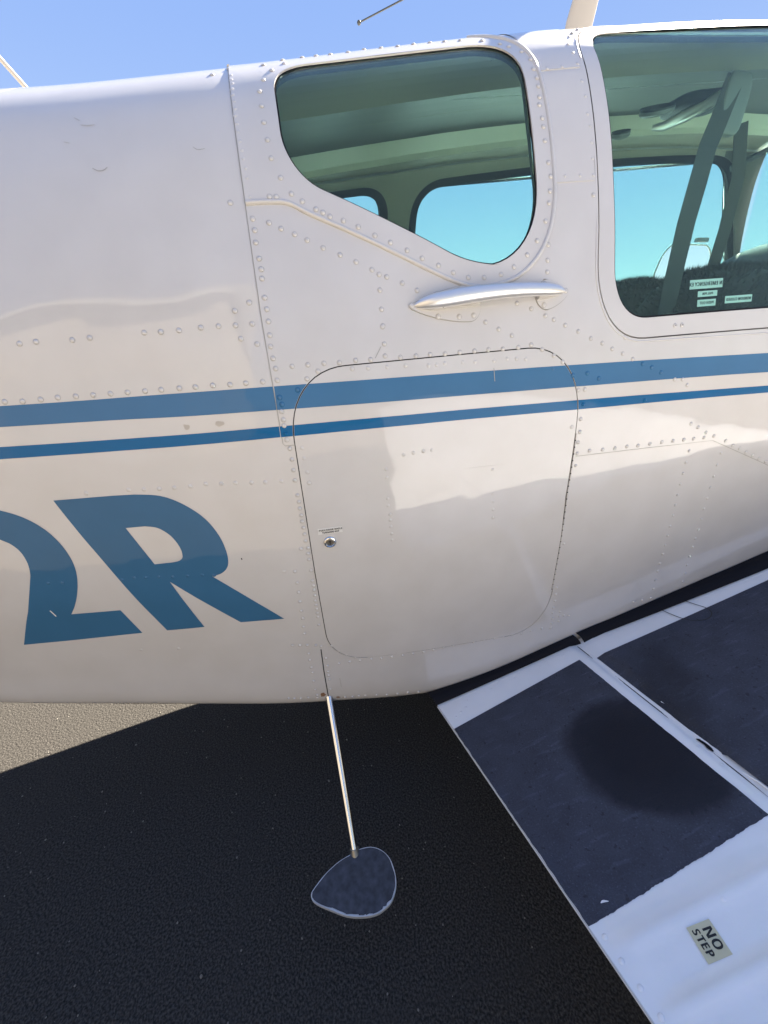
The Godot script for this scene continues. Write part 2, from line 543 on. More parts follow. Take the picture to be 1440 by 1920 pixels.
const RV_LOW2 := [-13,1103,-12,1086,-12,1068,-12,1049,-11,1021,-10,1008,-10,995,-9,981,-9,968,-8,955,-8,941,-8,926,-5,910,-18,910,-6,897,-6,883,-5,856,-5,830,-4,818,-4,807,-4,794,-5,780,-4,769,-4,759,-4,747,-4,737,-4,714,-36,859,-35,830,-35,807,-36,783,-36,758,-35,737,-37,713,-37,693,-67,661,-51,659,-35,657,-17,654,-5,649,18,647,-35,630,-35,609,-34,585,-33,567,-34,540,-33,510,-31,489,2,610,3,585,3,566,3,554,4,541,3,508,-99,482,-86,480,-71,479,-53,480,-31,477,37,471,56,471,72,472,89,472,118,471,145,469,174,469,202,469,232,465,34,629,50,615,71,604,108,594,133,594,159,595,186,596,212,597,240,597,266,599,292,601,319,602,373,603,402,604,430,604,457,603,481,604,507,603,534,606,565,607,594,604,31,589,56,591,81,593,549,1016,563,825,577,717,580,699,583,681,584,662,586,648,590,631,592,617,593,603,608,647,609,634,612,620,623,634,637,632,828,1019,830,992,832,966,835,939,837,912,842,885,846,857,851,826,855,804,859,781,865,758,869,734,873,713,879,688,885,664,889,637,862,636,835,636,920,1004,921,976,924,948,926,920,930,891,934,862,941,831,947,806,950,784,955,763,959,739,965,715,971,692,976,669]
const RV_DOOR := [526,1093,7,1102,8,1086,11,1062,12,1042,152,1052,153,1036,153,994,154,979,157,960,157,948,158,933,159,917,160,902,185,1076,204,1078,223,1079,239,1079,364,1028,369,977,371,959,373,941,375,922,104,1209,131,1208,163,1207,195,1206,236,1203,250,1203,265,1204,298,1203,321,1202,357,1201,382,1202,400,1201,418,1199,474,1182]

func _ready() -> void:
	# ---- camera, sky, sun, exposure
	var cam := Camera3D.new()
	cam.name = "camera"
	cam.fov = 2.0 * rad_to_deg(atan(960.0 / 750.0))
	cam.near = .02
	cam.far = 2000.0
	cam.position = Vector3(0, 1.30, .68)
	cam.basis = Basis(Vector3.UP, -deg_to_rad(12)) * Basis(Vector3.RIGHT, -deg_to_rad(24)) * Basis(Vector3.BACK, deg_to_rad(-2.5))
	add_child(cam)
	cam.current = true
	var env := Environment.new()
	env.background_mode = Environment.BG_SKY
	var sky := ProceduralSkyMaterial.new()
	sky.sky_top_color = lin(.035, .058, .119)
	sky.sky_horizon_color = lin(.134, .155, .145)
	sky.sky_curve = .13
	sky.ground_bottom_color = lin(.045, .045, .045)
	sky.ground_horizon_color = lin(.11, .12, .12)
	sky.sun_angle_max = 8.0
	env.sky = Sky.new()
	env.sky.sky_material = sky
	env.tonemap_mode = Environment.TONE_MAPPER_LINEAR
	env.tonemap_exposure = 8.0
	env.sdfgi_enabled = true
	env.ssao_enabled = true
	env.ssil_enabled = true
	var we := WorldEnvironment.new()
	we.name = "world_environment"
	we.environment = env
	add_child(we)
	var sun := DirectionalLight3D.new()
	sun.name = "sun"
	sun.light_energy = 1.5
	sun.light_color = Color(1.0, .95, .87)
	sun.light_angular_distance = .5
	sun.shadow_enabled = true
	sun.look_at_from_position(Vector3(.6, .63, -.49) * 10.0, Vector3.ZERO)
	add_child(sun)

	rng.seed = 7
	make_profile()
	oil.seed = 5
	oil.frequency = 3.2
	oil.fractal_octaves = 2
	oil2.seed = 9
	oil2.frequency = 14.0
	oil2.fractal_octaves = 2
	make_materials()

	build_ground()
	build_added_ridge()
	build_hangar()
	build_grit()

	craft = Node3D.new()
	craft.name = "airplane"
	craft.set_meta("label", "white low-wing light airplane with two blue stripes along its riveted side")
	craft.set_meta("category", "airplane")
	add_child(craft)
	build_fuselage()
	build_paint()
	build_door()
	build_wear()
	build_windows()
	build_handle()
	build_wings()
	build_step()
	build_roof_things()
	build_cabin()
	build_gear()

func build_ground() -> void:
	var g := MeshInstance3D.new()
	g.name = "asphalt_ground"
	var pm := PlaneMesh.new()
	pm.size = Vector2(900, 900)
	g.mesh = pm
	var m := mat("asphalt", Color.WHITE, .75, 0.0, .12)
	m.albedo_texture = noise_tex(.09, 4, 11, 1024, lin(.014, .0135, .013), lin(.094, .089, .083))
	m.heightmap_enabled = true
	m.heightmap_texture = stone_tex()
	m.heightmap_scale = .26
	m.uv1_triplanar = true
	m.uv1_world_triplanar = true
	m.uv1_scale = Vector3.ONE * 1.6
	g.material_override = m
	g.set_meta("kind", "structure")
	g.set_meta("label", "dark sealed asphalt apron, mostly in the aeroplane's shadow")
	add_child(g)
	var c := MeshInstance3D.new()  # added out of view to bounce warm light onto the fuselage
	c.name = "added_bounce_apron"
	var cm := PlaneMesh.new()
	cm.size = Vector2(300, 12.5)
	c.mesh = cm
	c.position = Vector3(0, .004, 7.2)
	var k := mat("concrete", Color.WHITE, .8)
	k.albedo_texture = noise_tex(.01, 5, 12, 1024, lin(.115, .097, .072), lin(.155, .130, .098))
	k.uv1_triplanar = true
	k.uv1_world_triplanar = true
	k.uv1_scale = Vector3.ONE * .25
	c.material_override = k
	c.set_meta("kind", "structure")
	c.set_meta("label", "added pale concrete strip out of view, there to bounce warm light")
	add_child(c)
	var gr := MeshInstance3D.new()  # added out of view, to band the reflections in the glossy side
	gr.name = "added_dry_field"
	var gm := PlaneMesh.new()
	gm.size = Vector2(880, 420)
	gr.mesh = gm
	gr.position = Vector3(0, .004, 225.5)
	gr.material_override = mat("added_dry_field", lin(.12, .098, .06), .9)
	gr.set_meta("kind", "structure")
	gr.set_meta("label", "added dry grass field out of view, there to band the reflections")
	add_child(gr)

func stone_tex() -> NoiseTexture2D:   # chippings pressed into the seal
	var t := noise_tex(.075, 1, 21)
	var f: FastNoiseLite = t.noise
	f.noise_type = FastNoiseLite.TYPE_CELLULAR
	f.cellular_return_type = FastNoiseLite.RETURN_DISTANCE
	f.fractal_type = FastNoiseLite.FRACTAL_FBM
	f.fractal_octaves = 2
	f.domain_warp_enabled = true
	f.domain_warp_amplitude = 12.0
	f.domain_warp_frequency = .02
	var g := Gradient.new()
	g.set_color(0, Color.WHITE)
	g.set_color(1, Color(.1, .1, .1))
	t.color_ramp = g
	return t

func build_added_ridge() -> void:   # an added ridge out of view, put there to darken the side's reflection
	var f := FastNoiseLite.new()
	f.seed = 3
	f.frequency = 1.0
	var sh := Sheet.new()
	for i in 90:
		for j in 4:
			var g := func(a, b):
				var an := deg_to_rad(-5.0 + 190.0 * a / 90.0)
				var top := 19.0 + 9.0 * f.get_noise_1d(an * 4.0) + 3.0 * f.get_noise_1d(an * 23.0)
				var r: float = 330.0 + 45.0 * b
				return Vector3(cos(an) * r, top * sin(b / 4.0 * PI / 2) - .2, sin(an) * r)
			sh.flat(g.call(i, j), g.call(i + 1, j), g.call(i + 1, j + 1), g.call(i, j + 1), Vector3(0, -900, 0))
	var o := put("added_ridge", sh, mat("dry_grass", lin(.06, .052, .034), .9), self)
	o.set_meta("kind", "structure")
	o.set_meta("label", "added low dry ridge out of view, there for its dark reflection")

func build_hangar() -> void:   # stands behind the photographer and shows only as a mirror image in the rear skin
	var h := Node3D.new()
	h.name = "hangar"
	h.set_meta("label", "beige metal hangar behind the photographer, mirrored in the glossy rear skin")
	h.set_meta("category", "hangar")
	h.position = Vector3(-9, 0, 7.6)
	add_child(h)
	var metal := mat("beige_cladding", lin(.27, .24, .19), .7)
	var wl := Sheet.new()
	wl.box(Vector3(0, 3.4, 4.0), Vector3(14.0, 6.8, 8.0))
	for k in 70:
		wl.box(Vector3(-6.9 + k * .2, 3.4, -.012), Vector3(.05, 6.8, .024))
	put("wall", wl, metal, h)
	var rf := Sheet.new()
	var e := [Vector3(-7.2, 6.82, -.35), Vector3(7.2, 6.82, -.35), Vector3(7.2, 10.4, 4.0), Vector3(-7.2, 10.4, 4.0), Vector3(7.2, 6.82, 8.35), Vector3(-7.2, 6.82, 8.35)]
	rf.flat(e[0], e[1], e[2], e[3], Vector3(0, 0, 4))
	rf.flat(e[3], e[2], e[4], e[5], Vector3(0, 0, 4))
	rf.flat(e[0], e[1], e[4], e[5], Vector3(0, 12, 4))
	for s in [-1.0, 1.0]:
		rf.tri(Vector3(7.2 * s, 6.82, -.35), Vector3(7.2 * s, 6.82, 8.35), Vector3(7.2 * s, 10.4, 4), Vector3(s, 0, 0), Vector3(s, 0, 0), Vector3(s, 0, 0))
	put("roof", rf, mat("grey_roof", lin(.17, .17, .17), .6), h)
	var gut := Sheet.new()
	gut.box(Vector3(0, 6.76, -.40), Vector3(14.4, .14, .12))
	put("gutter", gut, mat("white_gutter", lin(.4, .4, .38), .5), h)
	for x in [-3.5, 3.2]:
		var dr := Sheet.new()
		dr.box(Vector3(x, 1.9, -.05), Vector3(4.6, 3.8, .06))
		put("door", dr, mat("door_paint", lin(.21, .195, .17), .6), h)

func build_grit() -> void:   # loose chippings on the asphalt
	var mm := MultiMesh.new()
	mm.transform_format = MultiMesh.TRANSFORM_3D
	var small := SphereMesh.new()
	small.radial_segments = 6
	small.rings = 3
	small.radius = .5
	small.height = .8
	mm.mesh = small
	mm.instance_count = 420
	rng.seed = 12
	for i in 420:
		var k := rng.randf_range(.0015, .005) * (1.0 if rng.randf() < .9 else 1.8)
		var b := Basis.from_euler(Vector3(rng.randf() * TAU, rng.randf() * TAU, rng.randf() * TAU)).scaled(Vector3(k, k * .7, k * 1.2))
		mm.set_instance_transform(i, Transform3D(b, Vector3(rng.randf_range(-1.7, .5), k * .25, rng.randf_range(-.8, .75))))
	var o := MultiMeshInstance3D.new()
	o.name = "loose_grit"
	o.multimesh = mm
	o.material_override = mat("chippings", lin(.16, .15, .135), .8)
	o.set_meta("kind", "stuff")
	o.set_meta("label", "loose pale grit scattered on the dark asphalt")
	o.set_meta("category", "grit")
	add_child(o)

# ---- outlines on the skin
var door_line: PackedVector2Array
var glass_rear: PackedVector2Array
var hatch_line: PackedVector2Array
var glass_cabin: PackedVector2Array
var far_rear: PackedVector2Array
var far_front: PackedVector2Array
var far_vent: PackedVector2Array
const PLATE := .0012   # the forward skin lies over the aft one

func build_fuselage() -> void:
	door_line = loop([[-.006, 1.2145, .10], [.536, 1.2135, .115], [.537, 1.0], [.538, .95], [.567, .70], [.572, .605, .105], [.012, .6015, .085], [.002, .85]])
	glass_rear = loop([[.035, 1.655, .06], [.446, 1.657, .085], [.445, 1.327, .10], [.325, 1.327, .05], [.035, 1.470, .06]])
	hatch_line = loop([[.563, 1.702, .10], [1.70, 1.702, .08], [1.98, 1.38, .05], [1.97, 1.212, .05], [.551, 1.213, .115], [.559, 1.36, .0], [.5605, 1.45, .0]])
	glass_cabin = loop([[.590, 1.661, .045], [1.66, 1.672, .07], [1.945, 1.37, .05], [1.93, 1.2405, .05], [.590, 1.2405, .075]])
	far_rear = loop([[.03, 1.640, .05], [.363, 1.632, .075], [.366, 1.36, .07], [.26, 1.36, .05], [.03, 1.47, .05]])
	far_front = loop([[.489, 1.625, .07], [1.66, 1.648, .09], [1.955, 1.36, .06], [1.93, 1.24, .05], [.489, 1.24, .07]])
	far_vent = loop([[1.583, 1.441, .05], [1.83, 1.437, .06], [1.86, 1.322, .05], [1.575, 1.322, .05]])
	var whole := PackedVector2Array([Vector2(-3.6, 0), Vector2(2.4, 0), Vector2(2.4, 1.28), Vector2(2.06, 1.28), Vector2(1.78, 1.70), Vector2(1.70, SMAX), Vector2(-3.6, SMAX)])
	var back := Sheet.new()
	lay(back, 0, whole, [grown(door_line, .0008), grown(hatch_line, .0010), glass_rear], 0.0, .05, .015)
	put("lower_side_skin", back, M.white)
	# the forward skin overlaps the aft and lower ones
	var fwd := PackedVector2Array([Vector2(-.031, SMAX), Vector2(-.030, 1.55), Vector2(-.0285, 1.29), Vector2(-.0225, 1.112), Vector2(-.020, 1.1085), Vector2(.3, 1.1085), Vector2(.3, 1.0365), Vector2(.883, 1.0375), Vector2(1.075, .959), Vector2(1.5, .78), Vector2(2.3, .62), Vector2(2.4, 1.28), Vector2(2.06, 1.28), Vector2(1.78, 1.70), Vector2(1.70, SMAX)])
	put("forward_side_skin", plate(0, fwd, [grown(door_line, .0008), grown(hatch_line, .0010), glass_rear], PLATE, 0.0001), M.white)
	# behind the gaps
	var gap := Sheet.new()
	lay(gap, 0, grown(door_line, .012), [grown(door_line, -.012)], -.004)
	put("gap_seal", gap, M.dark)
	gap = Sheet.new()
	lay(gap, 0, grown(hatch_line, .014), [grown(hatch_line, -.014)], -.0026)
	put("gap_seal", gap, M.hatch_gap)
	# the belly seam that stays open below the door
	var seam := Sheet.new()
	lay(seam, 0, ribbon(0, PackedVector2Array([Vector2(-.0065, .640), Vector2(-.0065, .57), Vector2(-.004, .478)]), .0012), [], .0004)
	put("skin_seam", seam, M.dark)
	var lap := Sheet.new()
	lay(lap, 0, ribbon(0, PackedVector2Array([Vector2(-.0313, 1.70), Vector2(-.0305, 1.55), Vector2(-.0290, 1.29), Vector2(-.0230, 1.112), Vector2(-.020, 1.1080), Vector2(-.004, 1.1080)]), .0007), [], .0006)
	put("lap_sealant", lap, M.lap)
	lap = Sheet.new()
	lay(lap, 0, ribbon(0, PackedVector2Array([Vector2(.545, 1.0360), Vector2(.883, 1.0370), Vector2(1.075, .9585), Vector2(1.5, .7795)]), .0006), [], .0006)
	put("lap_sealant", lap, M.lap)
	var left := Sheet.new()
	lay(left, 1, whole, [far_rear, far_front], 0.0, .06, .03)
	put("left_side_skin", left, M.white)
	var shell := get_node("airplane/forward_side_skin")
	var aft := get_node("airplane/lower_side_skin")
	rivets(RV_SEAM, shell, PLATE, .0040, .0022)
	rivets(RV_FWD, shell, PLATE, .0039, .0022)
	rivets(RV_AFT, aft, 0.0, .0040, .0022)
	rivets(RV_LOW2.slice(0, 120), aft, 0.0, .0038, .0027)
	rivet_stuff("small_rivets", RV_LOW2.slice(120), aft, 0.0, .0037, .0026)
	rivet_stuff("flush_rivets", RV_LOW.slice(0, 24), aft, -.0002, .0040, .0018)
	rivet_stuff("flush_rivets", RV_LOW.slice(44), aft, -.0002, .0040, .0018)
	rivet_stuff("flush_rivets", RV_LOW.slice(24, 44), aft, .0001, .0040, .0017, M.letter)
	# doubler plates between the two windows
	put("doubler_plate", plate(0, PackedVector2Array([Vector2(.4795, 1.4255), Vector2(.5535, 1.4245), Vector2(.553, 1.5785), Vector2(.4755, 1.5775)]), [], .0022, .0011), M.white)
	put("doubler_plate", plate(0, PackedVector2Array([Vector2(.470, 1.583), Vector2(.5515, 1.584), Vector2(.556, 1.65), Vector2(.575, SMAX), Vector2(.44, SMAX), Vector2(.46, 1.64)]), [], .0020, .0011), M.white)
	var rub := Sheet.new()
	var line := []
	for k in 24:
		line.append(at(0, -.031, 1.985 - k * .0115, .0012))
	rub.tube(line, [.0032], 8)
	put("roof_seam_bead", rub, M.white)
	# tail end and nose, closed
	for e in [-3.6, 2.4]:
		var cap := Sheet.new()
		var top := SMAX if e < 0 else 1.28
		var n := 40
		var mid := Vector3(e, .5 * (raw(0, e, 0).y + raw(0, e, top).y), -.52)
		for k in n:
			for s in 2:
				cap.tri(mid, at(s, e, top * k / n), at(s, e, top * (k + 1) / n), Vector3(signf(e), 0, 0), Vector3(signf(e), 0, 0), Vector3(signf(e), 0, 0))
		if e > 0:
			cap.tri(mid, at(0, e, top), at(1, e, top), Vector3(1, 0, 0), Vector3(1, 0, 0), Vector3(1, 0, 0))
		put("tail_bulkhead" if e < 0 else "nose_bulkhead", cap, M.white)
	var cowl := Sheet.new()
	for i in 8:
		for j in 8:
			var g := func(a, b):
				var x: float = lerpf(2.0, 2.4, a / 8.0)
				var p := at(0, x, 1.28).lerp(at(1, x, 1.28), b / 8.0)
				return p + Vector3.UP * .12 * (1.0 - pow(b / 4.0 - 1.0, 2.0))
			cowl.flat(g.call(i, j), g.call(i + 1, j), g.call(i + 1, j + 1), g.call(i, j + 1), Vector3(2.2, 0, -.52))
	put("cowling_top", cowl, M.white)

func build_paint() -> void:
	var cut := grown(door_line, .0012)
	var jobs := [
		["upper_stripe", M.stripe_pale, [[-1.6, 1.2], [-.45, 1.1975], [-.15, 1.197], [.157, 1.1915], [.55, 1.184], [.972, 1.1765], [2.0, 1.16]], [[2.0, 1.13], [.984, 1.148], [.55, 1.153], [.154, 1.1585], [-.15, 1.164], [-.45, 1.168], [-1.6, 1.172]]],
		["lower_stripe", M.stripe_deep, [[-1.6, 1.142], [-.45, 1.139], [.153, 1.137], [.55, 1.133], [.994, 1.1275], [2.0, 1.116]], [[2.0, 1.104], [.999, 1.1165], [.55, 1.119], [.152, 1.1215], [-.45, 1.1208], [-1.6, 1.118]]]]
	for j in jobs:
		var band := smooth(j[2], false)
		band.append_array(smooth(j[3], false))
		var sh := Sheet.new()
		var seam_x := -.0245
		lay(sh, 0, Geometry2D.intersect_polygons(band, PackedVector2Array([Vector2(-2, 1), Vector2(seam_x - .0012, 1), Vector2(seam_x - .0012, 1.3), Vector2(-2, 1.3)]))[0], [], .0004, .03, .0075)
		var ahead: PackedVector2Array = Geometry2D.intersect_polygons(band, PackedVector2Array([Vector2(seam_x, 1), Vector2(2.3, 1), Vector2(2.3, 1.3), Vector2(seam_x, 1.3)]))[0]
		for p in Geometry2D.clip_polygons(ahead, cut):
			lay(sh, 0, p, [], PLATE + .0003, .03, .0075)
		for p in Geometry2D.intersect_polygons(ahead, grown(door_line, -.0012)):
			lay(sh, 0, p, [], PLATE + .0003, .03, .0075)
		put(j[0], sh, j[1])
	# the registration: a 2 cut by the frame's edge and an R
	var two := smooth([[-.405, .931], [-.4125, .905], [-.421, .877]], false)
	two = PackedVector2Array()
	two.append_array(smooth([[-.462, .808], [-.437, .85], [-.420, .893], [-.4145, .930], [-.4205, .968], [-.438, 1.002], [-.464, 1.0255], [-.500, 1.041], [-.545, 1.048], [-.60, 1.046], [-.655, 1.028]], false))
	two.append_array(smooth([[-.60, .95], [-.575, .975], [-.545, .990], [-.512, .985], [-.493, .966], [-.4875, .941], [-.4915, .915], [-.503, .888], [-.545, .80], [-.581, .7165]], false))
	two.append_array(PackedVector2Array([Vector2(-.354, .733), Vector2(-.373, .808)]))
	var bowl := PackedVector2Array()
	bowl.append_array(PackedVector2Array([Vector2(-.403, 1.0485), Vector2(-.31, 1.050)]))
	bowl.append_array(smooth([[-.275, 1.0495], [-.235, 1.0435], [-.202, 1.025], [-.174, .995], [-.157, .957], [-.1515, .919], [-.1555, .892], [-.169, .877], [-.188, .872]], false))
	bowl.append_array(PackedVector2Array([Vector2(-.073, .742), Vector2(-.160, .744), Vector2(-.2655, .868), Vector2(-.232, .740), Vector2(-.305, .737)]))
	var hole := PackedVector2Array([Vector2(-.307, .989)])
	hole.append_array(smooth([[-.275, .9895], [-.255, .984], [-.2385, .967], [-.229, .942], [-.229, .922], [-.237, .9135], [-.250, .911]], false))
	hole.append(Vector2(-.281, .910))
	for d in [["registration_digit", two, []], ["registration_letter", bowl, [hole]]]:
		var s2 := Sheet.new()
		lay(s2, 0, d[1], d[2], .0004, .02, .01)
		put(d[0], s2, M.letter)

func build_wear() -> void:   # scratches, smudges and rust that have a shape of their own
	var marks := [
		["scratch", M.lap, .0005, [[-.2357, 1.503], [-.2289, 1.4985], [-.2208, 1.4985], [-.2152, 1.5025]], 0.0],
		["scratch", M.lap, .0004, [[-.0936, 1.5196], [-.0873, 1.5148], [-.0773, 1.5157]], 0.0],
		["scratch", M.dirt, .0005, [[-.2712, 1.5453], [-.2633, 1.5428]], 0.0],
		["scratch", M.dirt, .0005, [[-.2462, 1.570], [-.236, 1.5675], [-.227, 1.5686]], 0.0],
		["scratch", M.lap, .0004, [[-.2553, 1.5841], [-.2474, 1.5775]], 0.0],
		["scratch", M.lap, .0006, [[.1552, 1.235], [.1438, 1.2201]], PLATE],
		["scratch", M.lap, .0006, [[.3563, 1.1911], [.3575, 1.182], [.3589, 1.1722]], PLATE + .0004],
		["paint_chip", M.clear, .0012, [[-.4942, .8245], [-.492, .815], [-.4901, .8055]], .0005],
		["chip", M.black, .0010, [[-.1283, .906], [-.1279, .902]], 0.0],
		["scratch", M.white, .0004, [[.130, .8005], [.148, .8022], [.1653, .8017]], PLATE + .0002],
		["drip", M.dirt, .0011, [[.0286, .542], [.0295, .528], [.0302, .5125]], 0.0]]
	for k in marks:
		var sh := Sheet.new()
		lay(sh, 0, ribbon(0, smooth(k[3], false, 3), k[2]), [], k[4] + .0003, .02, .01)
		put(k[0], sh, k[1])
	var rust := mat("rust_stain", lin(.22, .12, .06), .8)
	var smudge := mat("brown_smudge", lin(.46, .42, .36), .5)
	for k in [[rust, -.0165, .487, .0075, .010, 0.0], [rust, .020, .473, .006, .003, 0.0], [rust, .036, .4705, .005, .0025, 0.0], [smudge, -.168, 1.1495, .006, .0045, 0.0], [smudge, -.118, 1.150, .008, .004, 0.0]]:
		var pts := []
		for i in 11:
			var a := TAU * i / 11
			var w := rng.randf_range(.55, 1.15)
			pts.append([k[1] + cos(a) * k[3] * w, k[2] + sin(a) * k[4] * w])
		var sh2 := Sheet.new()
		lay(sh2, 0, smooth(pts, true, 3), [], .0003, .02, .01)
		put("rust_stain" if k[0] == rust else "smudge", sh2, k[0])

func build_door() -> void:
	var shape := grown(door_line, -.0008)
	var door := put("baggage_door", plate(0, shape, [], PLATE, -.0038), M.white)
	# piano hinge down the forward edge
	var edge := [Vector2(.5385, 1.082), Vector2(.5395, .962), Vector2(.5525, .826), Vector2(.5640, .715)]
	var slot_line := Sheet.new()
	lay(slot_line, 0, ribbon(0, PackedVector2Array(edge), .0016), [], PLATE + .0001, .02, .01)
	put("hinge_slot", slot_line, M.dark, door)
	for k in 26:
		var t := k / 26.0 * 3.0
		var t2 := (k + .78) / 26.0 * 3.0
		var p: Vector2 = edge[int(t)].lerp(edge[mini(int(t) + 1, 3)], t - int(t))
		var q: Vector2 = edge[mini(int(t2), 2)].lerp(edge[mini(int(t2), 2) + 1], t2 - mini(int(t2), 2))
		var kn := Sheet.new()
		kn.tube([at(0, p.x + .0008, p.y, .0012), at(0, q.x + .0008, q.y, .0012)], [.0019], 8)
		put("hinge_knuckle", kn, M.white, door)
	rivets(RV_DOOR, door, PLATE - .0003, .0038, .0016)
	# the lock
	var f := frame_at(0, .0375, .9185, PLATE)
	var ring := Sheet.new()
	ring.lathe(f.origin, f.basis, [[.0118, -.001], [.0118, .0018], [.0108, .0034], [.0090, .0040], [.0082, .0030], [.0078, .0010]], 28)
	put("lock_ring", ring, M.chrome, door)
	var plug := Sheet.new()
	plug.lathe(f.origin, f.basis, [[.0079, .0], [.0079, .0016], [.0060, .0024], [.0055, .0018], [.0001, .0018]], 24)
	put("lock_plug", plug, M.worn_steel, door)
	var slot := Sheet.new()
	slot.lathe(f.origin + f.basis.y * .0012, f.basis, [[.0018, .0016], [.0018, .0026], [.0001, .0026]], 14)
	slot.box(f.origin + f.basis * Vector3(.0004, -.0022, .0021), Vector3(.0014, .0060, .0010), f.basis)
	put("keyhole", slot, M.black, door)
	var film := frame_at(0, .040, .943, PLATE)
	var label := Sheet.new()
	label.box(film.origin + film.basis.z * .0002, Vector3(.046, .0125, .0003), film.basis)
	put("placard", label, M.clear, door)
	words("PUSH DOOR WHILE", film * Transform3D(Basis.IDENTITY, Vector3(.001, .0022, .0006)), .0036, M.black, door, true, 1.02)
	words("TURNING KEY", film * Transform3D(Basis.IDENTITY, Vector3(.0008, -.0030, .0006)), .0036, M.black, door, true, 1.02)

func window_set(called: String, side: int, outline: PackedVector2Array, holes: Array, glass: Material, o := 0.0) -> Node3D:
	var w := Node3D.new()
	w.name = called
	craft.add_child(w, true)
	var seal := Sheet.new()
	lay(seal, side, grown(outline, .002), [grown(outline, -.0024)], -.0004, .03, .015)
	if side == 1:
		wall(seal, side, outline, -.021, -.0045, -1.0)
		lay(seal, side, grown(outline, .024), [outline], -.0215, .04, .02)
	put("seal", seal, M.rubber, w)
	if side == 0:
		var reveal := Sheet.new()
		wall(reveal, side, outline, -.012, -.0045, -1.0)
		put("inner_reveal", reveal, M.trim, w)
	var sh := Sheet.new()
	var rim := grown(outline, -.001)
	lay(sh, side, rim, holes, -.001, .04, .02)
	lay(sh, side, rim, holes, -.004, .04, .02, true)
	wall(sh, side, rim, -.004, -.001)
	for h in holes:
		wall(sh, side, h, -.004, -.001, -1.0)
	put("glass", sh, glass, w)
	return w

func build_windows() -> void:
	# the doubler round the rear window, with its rolled edge
	var edge := smooth([[-.029, 1.437], [.002, 1.436], [.033, 1.432], [.063, 1.416], [.118, 1.390], [.191, 1.355], [.242, 1.331], [.287, 1.312], [.324, 1.302], [.363, 1.3015], [.403, 1.310], [.438, 1.331], [.462, 1.361], [.474, 1.396], [.478, 1.435], [.478, 1.499], [.4755, 1.553], [.471, 1.593], [.462, 1.626], [.447, 1.655], [.425, 1.682], [.39, 1.72]], false)
	var fr := edge.duplicate()
	fr.append(Vector2(.39, 1.76))
	fr.append(Vector2(-.030, 1.76))
	var rear := window_set("rear_window", 0, glass_rear, [], M.glass, .0024)
	var frame := put("frame", plate(0, fr, [glass_rear], .0024, .001), M.white, rear)
	var bead := Sheet.new()
	var line := []
	for p in edge:
		line.append(at(0, p.x, p.y, .0014))
	bead.tube(line, [.0038], 10)
	put("rolled_edge", bead, M.white, rear)
	rivets(RV_FRAME, rear, .0024, .0039, .0022)
	# the cabin window in its hatch
	var cab := window_set("cabin_window", 0, glass_cabin, [], M.glass, PLATE)
	put("frame", plate(0, grown(hatch_line, -.0009), [glass_cabin], PLATE, -.0026), M.white, cab)
	var lip := Sheet.new()
	var ll := []
	for p in grown(hatch_line, .0043):
		ll.append(at(0, p.x, p.y, .0006))
	ll.append(ll[0])
	lip.tube(ll, [.0017], 8, 1.0, Vector3.ZERO, false)
	put("gap_lip", lip, M.white, cab)
	for x in [.731, .747]:
		var f := frame_at(0, x, 1.2265, PLATE)
		var sc := Sheet.new()
		sc.lathe(f.origin, f.basis, [[.0042, -.0005], [.0040, .0012], [.0026, .0018], [.0014, .0018], [.0012, .0008], [.0001, .0008]], 14)
		put("screw", sc, M.white, cab)
		var pin := Sheet.new()
		pin.lathe(f.origin, f.basis, [[.0012, .0009], [.0001, .0010]], 8)
		put("screw_recess", pin, M.black, cab)
	# the left side's windows, seen through the cabin
	window_set("left_rear_window", 1, far_rear, [], M.glass)
	var lf := window_set("left_front_window", 1, far_front, [far_vent], M.glass)
	var vent := Sheet.new()
	var vl := []
	for p in far_vent:
		vl.append(at(1, p.x, p.y, -.007))
	vl.append(vl[0])
	vent.tube(vl, [.0028], 8, 1.0, Vector3.ZERO, false)
	put("vent_rim", vent, M.clear, lf)
	var hook := Sheet.new()
	hook.box(at(1, 1.735, 1.452, -.018), Vector3(.055, .014, .016))
	put("vent_latch", hook, M.worn_steel, lf)
	# windscreen
	var ws := Node3D.new()
	ws.name = "windscreen"
	craft.add_child(ws, true)
	var sh := Sheet.new()
	for k in 12:
		var g := func(i, up):
			var t: float = i / 12.0
			var bow := 1.0 - pow(2.0 * t - 1.0, 2.0)
			var lo := at(0, 2.05, 1.285).lerp(at(1, 2.05, 1.285), t) + Vector3(.12 * bow, .10 * bow, 0)
			var hi := at(0, 1.775, 1.705).lerp(at(1, 1.775, 1.705), t) + Vector3(-.03 * bow, (raw(0, 1.7, SMAX).y - raw(0, 1.775, 1.705).y) * bow, 0)
			return hi if up else lo
		sh.flat(g.call(k, false), g.call(k + 1, false), g.call(k + 1, true), g.call(k, true), Vector3(1.2, 1.3, -.52))
		var inn := Vector3(-.004, -.003, 0)
		sh.flat(g.call(k, false) + inn, g.call(k + 1, false) + inn, g.call(k + 1, true) + inn, g.call(k, true) + inn, Vector3(3.2, 2.5, -.52))
	put("glass", sh, M.glass, ws)

